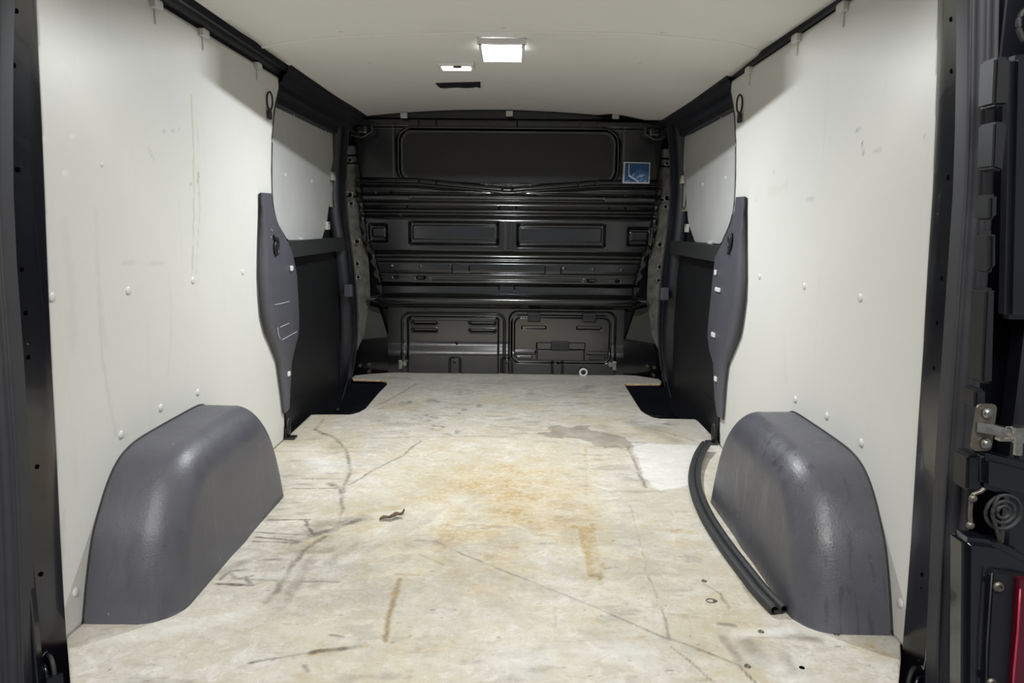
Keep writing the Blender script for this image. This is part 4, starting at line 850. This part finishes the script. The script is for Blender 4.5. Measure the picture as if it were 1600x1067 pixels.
for s, w_, L in ((-1, 'left', ((458, 166, 'top edge, nearer the rear'), (508, 194, 'top edge, nearer the bulkhead'), (518, 276, 'front edge, upper'), (509.5, 353, 'front edge, lower'), (468, 375, 'bottom edge'))), (1, 'right', ((1128, 171, 'top edge, nearer the rear'), (1078, 198, 'top edge, nearer the bulkhead'), (1068, 281, 'front edge, upper'), (1075.5, 357, 'front edge, lower'), (1112, 380, 'bottom edge')))):
    for i, (px, py, tx) in enumerate(L):
        p = atx(px, py, s*.867); clip(p, (-s, 0, 0), (0, 1, 0), (.040, .018) if i < 2 else ((.045, .036) if i < 4 else (.036, .018)), 'white plastic clip on the %s door board, %s' % (w_, tx), 'clips on the door window boards', tail=i in (0, 1))
    bm = bmesh.new()
for px, py, tx in ((631, 180.5, 'left'), (796, 177.5, 'middle'), (962, 181.5, 'right')):
    p = aty(px, py, 3.99); bm = bmesh.new(); box(bm, p, (.036, .012, .028), None, .003); o = obj('edge_clip', bm, M['clip']); tag(o, 'white plastic clip on the far headliner edge, %s of the three' % tx, 'clip', 'clips on the far headliner edge')

# ================================================ SCREW CAPS ON THE LININGS
capm = None
def cap(p, s, parent, r=.010):
    global capm
    if capm is None:
        bm = bmesh.new(); lathe(bm, [(.0105, 0), (.0102, .001), (.009, .0028), (.006, .004), (.002, .0044), (.0003, .0045)], (0, 0, 0), 'X', -1, 20); o = obj('screw_cap', bm, M['wallcap'], None, True); capm = o.data; c = o
    else: c = bpy.data.objects.new('screw_cap', capm); C.objects.link(c)
    c.location = tuple(p); c.scale = (s*r/.0105, r/.0105, r/.0105); c.parent = parent; return c
for s, w_, L in ((-1, 'left', (((200, 454), 'middle row, second from the rear'), ((301, 438), 'middle row, third from the rear'), ((379, 425), 'middle row, nearest the grey pillar cover'), ((80, 464), 'middle row, beside the rear pillar'), ((189, 679), 'just above the near end of the wheel arch cover'), ((251, 637), 'above the middle of the wheel arch cover'), ((309, 613), 'above the far end of the wheel arch cover'), ((118, 925), 'low between the rear pillar and the wheel arch cover'), ((159, 257), 'high up, faint and nearest the rear'))),
                 (1, 'right', (((1345, 465), 'middle row, nearest the rear'), ((1257, 447), 'middle row, second from the rear'), ((1187, 432), 'middle row, nearest the grey pillar cover'), ((1346, 692), 'just above the near end of the wheel arch cover'), ((1292, 650), 'above the middle of the wheel arch cover'), ((1243, 624), 'above the far end of the wheel arch cover'), ((1407, 942), 'low between the rear pillar and the wheel arch cover')))):
    for c_, tx in L:
        p = wallp(*c_, s); cap(p, s, bpy.data.objects['wall_'+w_], .010 if c_ != (159, 257) else .005)
for s, w_, L in ((-1, 'left', ((446, 273.5), (487, 283))), (1, 'right', ((1134, 278), (1098, 288)))):
    for c_, tx in zip(L, ('nearer the rear', 'nearer the bulkhead')):
        cap(atx(*c_, s*.868), s, bpy.data.objects['window_board' if s < 0 else 'window_board.001'], .0105)
for c_, sz, tx in (((1118, 425.5), (.010, .020), 'right pillar cover, topmost of four'), ((1121.5, 452.5), (.028, .016), 'right pillar cover, second from the top'), ((1114.5, 523), (.020, .018), 'right pillar cover, third from the top'), ((1118, 592), (.012, .018), 'right pillar cover, lowest'), ((455.5, 419), (.012, .020), 'left pillar cover, upper'), ((451.5, 584), (.010, .018), 'left pillar cover, lower')):
    s = 1 if c_[0] > 800 else -1; p = wallp(*c_, s, .019); bm = bmesh.new(); box(bm, p, (.008, sz[0]*2.2, sz[1]), None, .003); o = obj('fixing_pad', bm, M['cap'], pcl if s < 0 else pcr); o['label'] = 'small white fixing pad'
for pth in ([(429, 476), (440, 474), (452, 471)], [(434, 512), (435, 522), (438, 530)], [(441, 531), (455, 523), (464, 518)], [(438, 511), (452, 505)], [(424, 358), (426, 360)], [(423, 370), (425, 371)]): bm = bmesh.new(); tube(bm, [wallp(*p, -1, .0175) for p in pth], .0010, 5); obj('scratch', bm, M['cap'], pcl)

# ================================================ LOOPS, RINGS, HOOKS
for s, w_, c_ in ((-1, 'left', (419, 163)), (1, 'right', (1158, 168))):
    p = wallp(*c_, s, .006); bm = bmesh.new(); P = [(p[0]-s*.006+.0095*math.cos(a), p[1], p[2]+.012+.030*math.sin(a)) for a in np.linspace(0, 2*math.pi, 21)[:-1]]
    tube(bm, P, .0032, 8, True, upv=(0, 1, 0)); o = empty('tie_loop', tuple(p)); tag(o, 'black oval tie-down loop high on the %s lining beside the sliding door' % w_, 'tie loop'); r_ = obj('loop', bm, M['strap'], o, True); r_.location = -Vector(p)
    bm = bmesh.new(); box(bm, (p[0]-s*.004, p[1], p[2]-.034), (.013, .020, .034), None, .005, 3); cyl(bm, (p[0]-s*.005, p[1], p[2]-.040), (p[0]-s*.010, p[1], p[2]-.040), .007); r_ = obj('bracket', bm, M['strap'], o); r_.location = -Vector(p)
for s, w_, c_ in ((-1, 'left', (432, 384)), (1, 'right', (1140, 382))):
    p = wallp(*c_, s, .022); bm = bmesh.new()
    q = [(-.015, .040), (-.02, .02), (-.012, -.005), (.0, -.012), (.014, .0), (.016, .022), (.004, .030), (-.002, .012), (.004, -.02), (.012, -.034)] if s > 0 else [(-.02, .036), (-.006, .024), (.012, .026), (.022, .010), (.02, -.016), (.006, -.030), (-.012, -.022), (-.018, 0), (-.008, .012), (.004, .004), (.006, -.016)]
    tube(bm, smoothpath([(p[0], p[1]+a, p[2]+b) for a, b in q], 5), .0050, 8, upv=(1, 0, 0)); o = obj('coat_hook', bm, M['strap'], None, True); tag(o, 'black bent wire hook near the top of the %s pillar cover' % w_, 'hook')
for s, w_, c_, zz in ((-1, 'left', (446, 676), 0), (1, 'right', (1120, 672), 0)):
    b = atz(*((446, 686) if s < 0 else (1120, 682))); b = np.array([-.812, 2.735, 0.0]) if s < 0 else np.array([.805, 2.735, 0.0]); o = empty('lashing_eye', tuple(b)); tag(o, 'black lashing eye on the floor at the rear edge of the %s sliding door' % w_, 'lashing eye')
    bm = bmesh.new(); box(bm, (0, 0, .004), (.040, .045, .008), None, .002); box(bm, (s*.014, 0, .022), (.008, .03, .040), None, .003); obj('eye_base', bm, M['strap'], o)
    bm = bmesh.new(); tube(bm, [(s*.006, .014*math.cos(a), .046+.034*math.sin(a)) for a in np.linspace(0, 2*math.pi, 17)[:-1]], .005, 8, True, upv=(1, 0, 0)); obj('eye_ring', bm, M['strap'], o, True)
for s, w_, c_ in ((-1, 'left', (82, 1043)), (1, 'right', (1424, 1062))):
    p = (onl if s < 0 else onr)(*c_)[0]+np.array([-s*.004, -.014, 0]); o = empty('lashing_ring', tuple(p)); tag(o, 'black folding lashing ring in a round cup at the foot of the %s rear pillar' % w_, 'lashing ring')
    rot = Matrix.Rotation(s*.75, 3, 'Z')
    def R3(v): return rot @ Vector(v)
    bm = bmesh.new(); tube(bm, [R3((.026*math.cos(a), .002, .032*math.sin(a))) for a in np.linspace(0, 2*math.pi, 25)[:-1]], .0045, 8, True, upv=(0, 1, 0)); obj('cup_rim', bm, M['rubber'], o, True)
    bm = bmesh.new(); cyl(bm, R3((0, .002, 0)), R3((0, .012, 0)), .028); obj('cup', bm, M['hole'], o)
    bm = bmesh.new(); tube(bm, [R3((-s*.006+.015*math.cos(a), -.010, -.004+.026*math.sin(a))) for a in np.linspace(0, 2*math.pi, 25)[:-1]], .0042, 10, True, upv=(0, 1, 0)); obj('ring', bm, M['black_paint'], o, True)
    bm = bmesh.new(); box(bm, R3((-s*.030, 0, -.016)), (.016, .03, .046), rot, .003); box(bm, R3((-s*.010, -.008, -.020)), (.034, .012, .014), rot, .003); obj('ring_bracket', bm, M['black_paint'], o)

# ================================================ THINGS ON THE FLOOR
# loose rubber weatherstrip
P0 = [(1101, 694, .030), (1090, 712, .022), (1083, 740, .014), (1086, 770, .012), (1102, 808, .012), (1130, 852, .012), (1160, 892, .012), (1186, 925, .012), (1213, 953, .012)]
ws = empty('weatherstrip', tuple(atz(1130, 850))); tag(ws, 'loose black rubber weatherstrip curving along the floor by the right wheel arch', 'weatherstrip'); W0 = Vector(ws.location)
Pm = smoothpath([atz(a, b, z) for a, b, z in P0], 6)
for nm, dx, dz, r in (('outer_lobe', -.004, 0, .0115), ('inner_lobe', .016, .004, .0095)):
    bm = bmesh.new(); tube(bm, [p+Vector((dx, 0, dz)) for p in Pm], r, 12); o = obj(nm, bm, M['rubber'], ws, True); o.location = -W0
bm = bmesh.new(); tube(bm, [p+Vector((.006, 0, -.004)) for p in Pm], 0, sect=[(-.011, -.003), (.011, -.003), (.011, .004), (-.011, .004)]); o = obj('web', bm, M['rubber'], ws); o.location = -W0
bm = bmesh.new(); tube(bm, [p+Vector((-.006, 0, .0115)) for p in Pm], .0018, 6); o = obj('lip', bm, M['seal_grey'], ws, True); o.location = -W0
e_ = Pm[-1]; bm = bmesh.new(); d_ = (Pm[-1]-Pm[-2]).normalized(); cyl(bm, e_+Vector((-.004, 0, 0)), e_+Vector((-.004, 0, 0))+d_*.001, .0075); cyl(bm, e_+Vector((.016, 0, .004)), e_+Vector((.016, 0, .004))+d_*.001, .006); o = obj('cut_end', bm, M['hole'], ws); o.location = -W0
# dry leaf
lf = empty('dry_leaf', tuple(atz(612, 806))); tag(lf, 'curled dry brown leaf lying on the stained floor, left of the middle', 'leaf'); L0 = Vector(lf.location)
bm = bmesh.new(); Q = [atz(a, b, z) for a, b, z in ((593, 812, .004), (602, 809, .006), (612, 808, .008), (620, 804, .010), (629, 803, .010), (632, 796, .022))]; Q = [Vector(q) for q in smoothpath(Q, 4)]
rows = []
for i, q in enumerate(Q):
    k = i/(len(Q)-1); wd = .011*math.sin(math.pi*min(1, k*1.05))**.6*(.7+.5*random.random()); rows.append([q+Vector((-.2*wd, wd, .0025*math.sin(i*.8)+.004)), q+Vector((0, 0, -.002)), q+Vector((.2*wd, -wd, .0025*math.cos(i*.9)+.003))])
strip(bm, rows); o = obj('blade', bm, M['leaf'], lf, True); o.location = -L0; m_ = o.modifiers.new('t', 'SOLIDIFY'); m_.thickness = .0008
bm = bmesh.new(); tube(bm, Q, .0012, 6); o = obj('stalk', bm, M['leaf'], lf, True); o.location = -L0
for c_, tx, ring in (((1100, 908), 'small screw head in the floor, farthest of the group right of centre', 0), ((1113, 939), 'bright ring-shaped eyelet in the floor, just nearer than the farthest screw', 1), ((1189, 987), 'small screw head in the floor near the tip of the weatherstrip', 0), ((1168, 1041), 'small screw head in the floor near the bottom of the photo, beside grey scuffs', 0), ((1307, 991), 'small screw head in the floor in front of the right wheel arch cover', 0), ((1253, 1043), 'small dark screw hole in the floor, right of the grey scuffs', 2)):
    p = atz(*c_, 0.0); bm = bmesh.new()
    if ring == 1:
        tube(bm, [p+np.array([-.003+.0105*math.cos(a), .0085*math.sin(a), .001]) for a in np.linspace(0, 2*math.pi, 21)[:-1]], .0012, 6, True); lathe(bm, [(.005, 0), (.005, .0015), (.003, .0022), (.0004, .001)], p+np.array([.006, 0, 0]), 'Z', 1, 14); mt = M['zinc']
    elif ring == 2: lathe(bm, [(.0055, 0), (.005, .0006), (.0004, .0006)], p, 'Z', 1, 14); mt = M['hole']
    else: lathe(bm, [(.0062, 0), (.0062, .0008), (.0048, .0022), (.0035, .0024), (.003, .0008), (.0004, .0008)], p, 'Z', 1, 16); mt = M['zinc']
    o = obj('floor_eyelet' if ring == 1 else ('screw_hole' if ring == 2 else 'floor_screw'), bm, mt, bpy.data.objects['floor'], True)
# white ring at the foot of the bulkhead
p = aty(911.5, 582, 4.005); bm = bmesh.new(); tube(bm, [p+np.array([.019*math.cos(a), 0, .001+.019*math.sin(a)]) for a in np.linspace(0, 2*math.pi, 21)[:-1]], .0058, 8, True, upv=(0, 1, 0)); o = obj('washer_ring', bm, M['cap'], None, True); tag(o, 'small white ring standing at the foot of the bulkhead, right of centre', 'ring')

# ================================================ STICKER
st = empty('sticker', tuple(aty(995.5, 270.5, 3.985))); T0 = Vector(st.location); tag(st, 'square blue sticker with a white border on the upper right of the bulkhead', 'sticker')
def sp_(px, py, dy=0): v = aty(790+px/5.926, 150+py/5.926, 3.985); return Vector((v[0], 3.985-dy, v[2]))
def spoly(name, pts, dy, mat, th=.0008):
    bm = bmesh.new(); prism(bm, [sp_(a, b, dy) for a, b in pts], (0, th, 0)); o = obj(name, bm, mat, st); o.location = -T0; return o
spoly('sticker_base', [(1098, 610), (1340, 616), (1332, 810), (1086, 806)], .0, M['sticker_white'], .04)
spoly('picture', [(1108, 620), (1330, 626), (1322, 798), (1098, 795)], .001, M['sticker_blue'])
spoly('picture_light', [(1248, 680), (1318, 712), (1314, 792), (1240, 792), (1150, 730)], .002, M['sticker_light'])
spoly('stripe', [(1138, 632), (1146, 632), (1146, 730), (1238, 790), (1222, 796), (1136, 742)], .003, M['sticker_white'])
spoly('emblem', [(1108, 628), (1136, 629), (1134, 650), (1107, 648)], .003, M['olive'])
spoly('center_line', [(1247, 630), (1250, 630), (1250, 680), (1247, 680)], .003, M['sticker_light'])
for a, b, c_, d_ in ((1172, 738, 1188, 716), (1212, 758, 1226, 738), (1246, 784, 1262, 764)): spoly('tick', [(a, b), (a+5, b+2), (c_+5, d_+2), (c_, d_)], .003, M['sticker_white'])
for y0, x0, x1, h in ((733, 1238, 1288, 4), (748, 1234, 1266, 4), (788, 1110, 1146, 2), (788, 1278, 1308, 2)):   # lines of print too small to read
    n = int((x1-x0)/4); top = [(x0+i*4, y0-h-(i % 3)) for i in range(n+1)]; bot = [(x0+i*4, y0+h*.4+(i % 2)) for i in range(n+1)][::-1]
    spoly('small_print', top+bot, .003, M['sticker_white'])
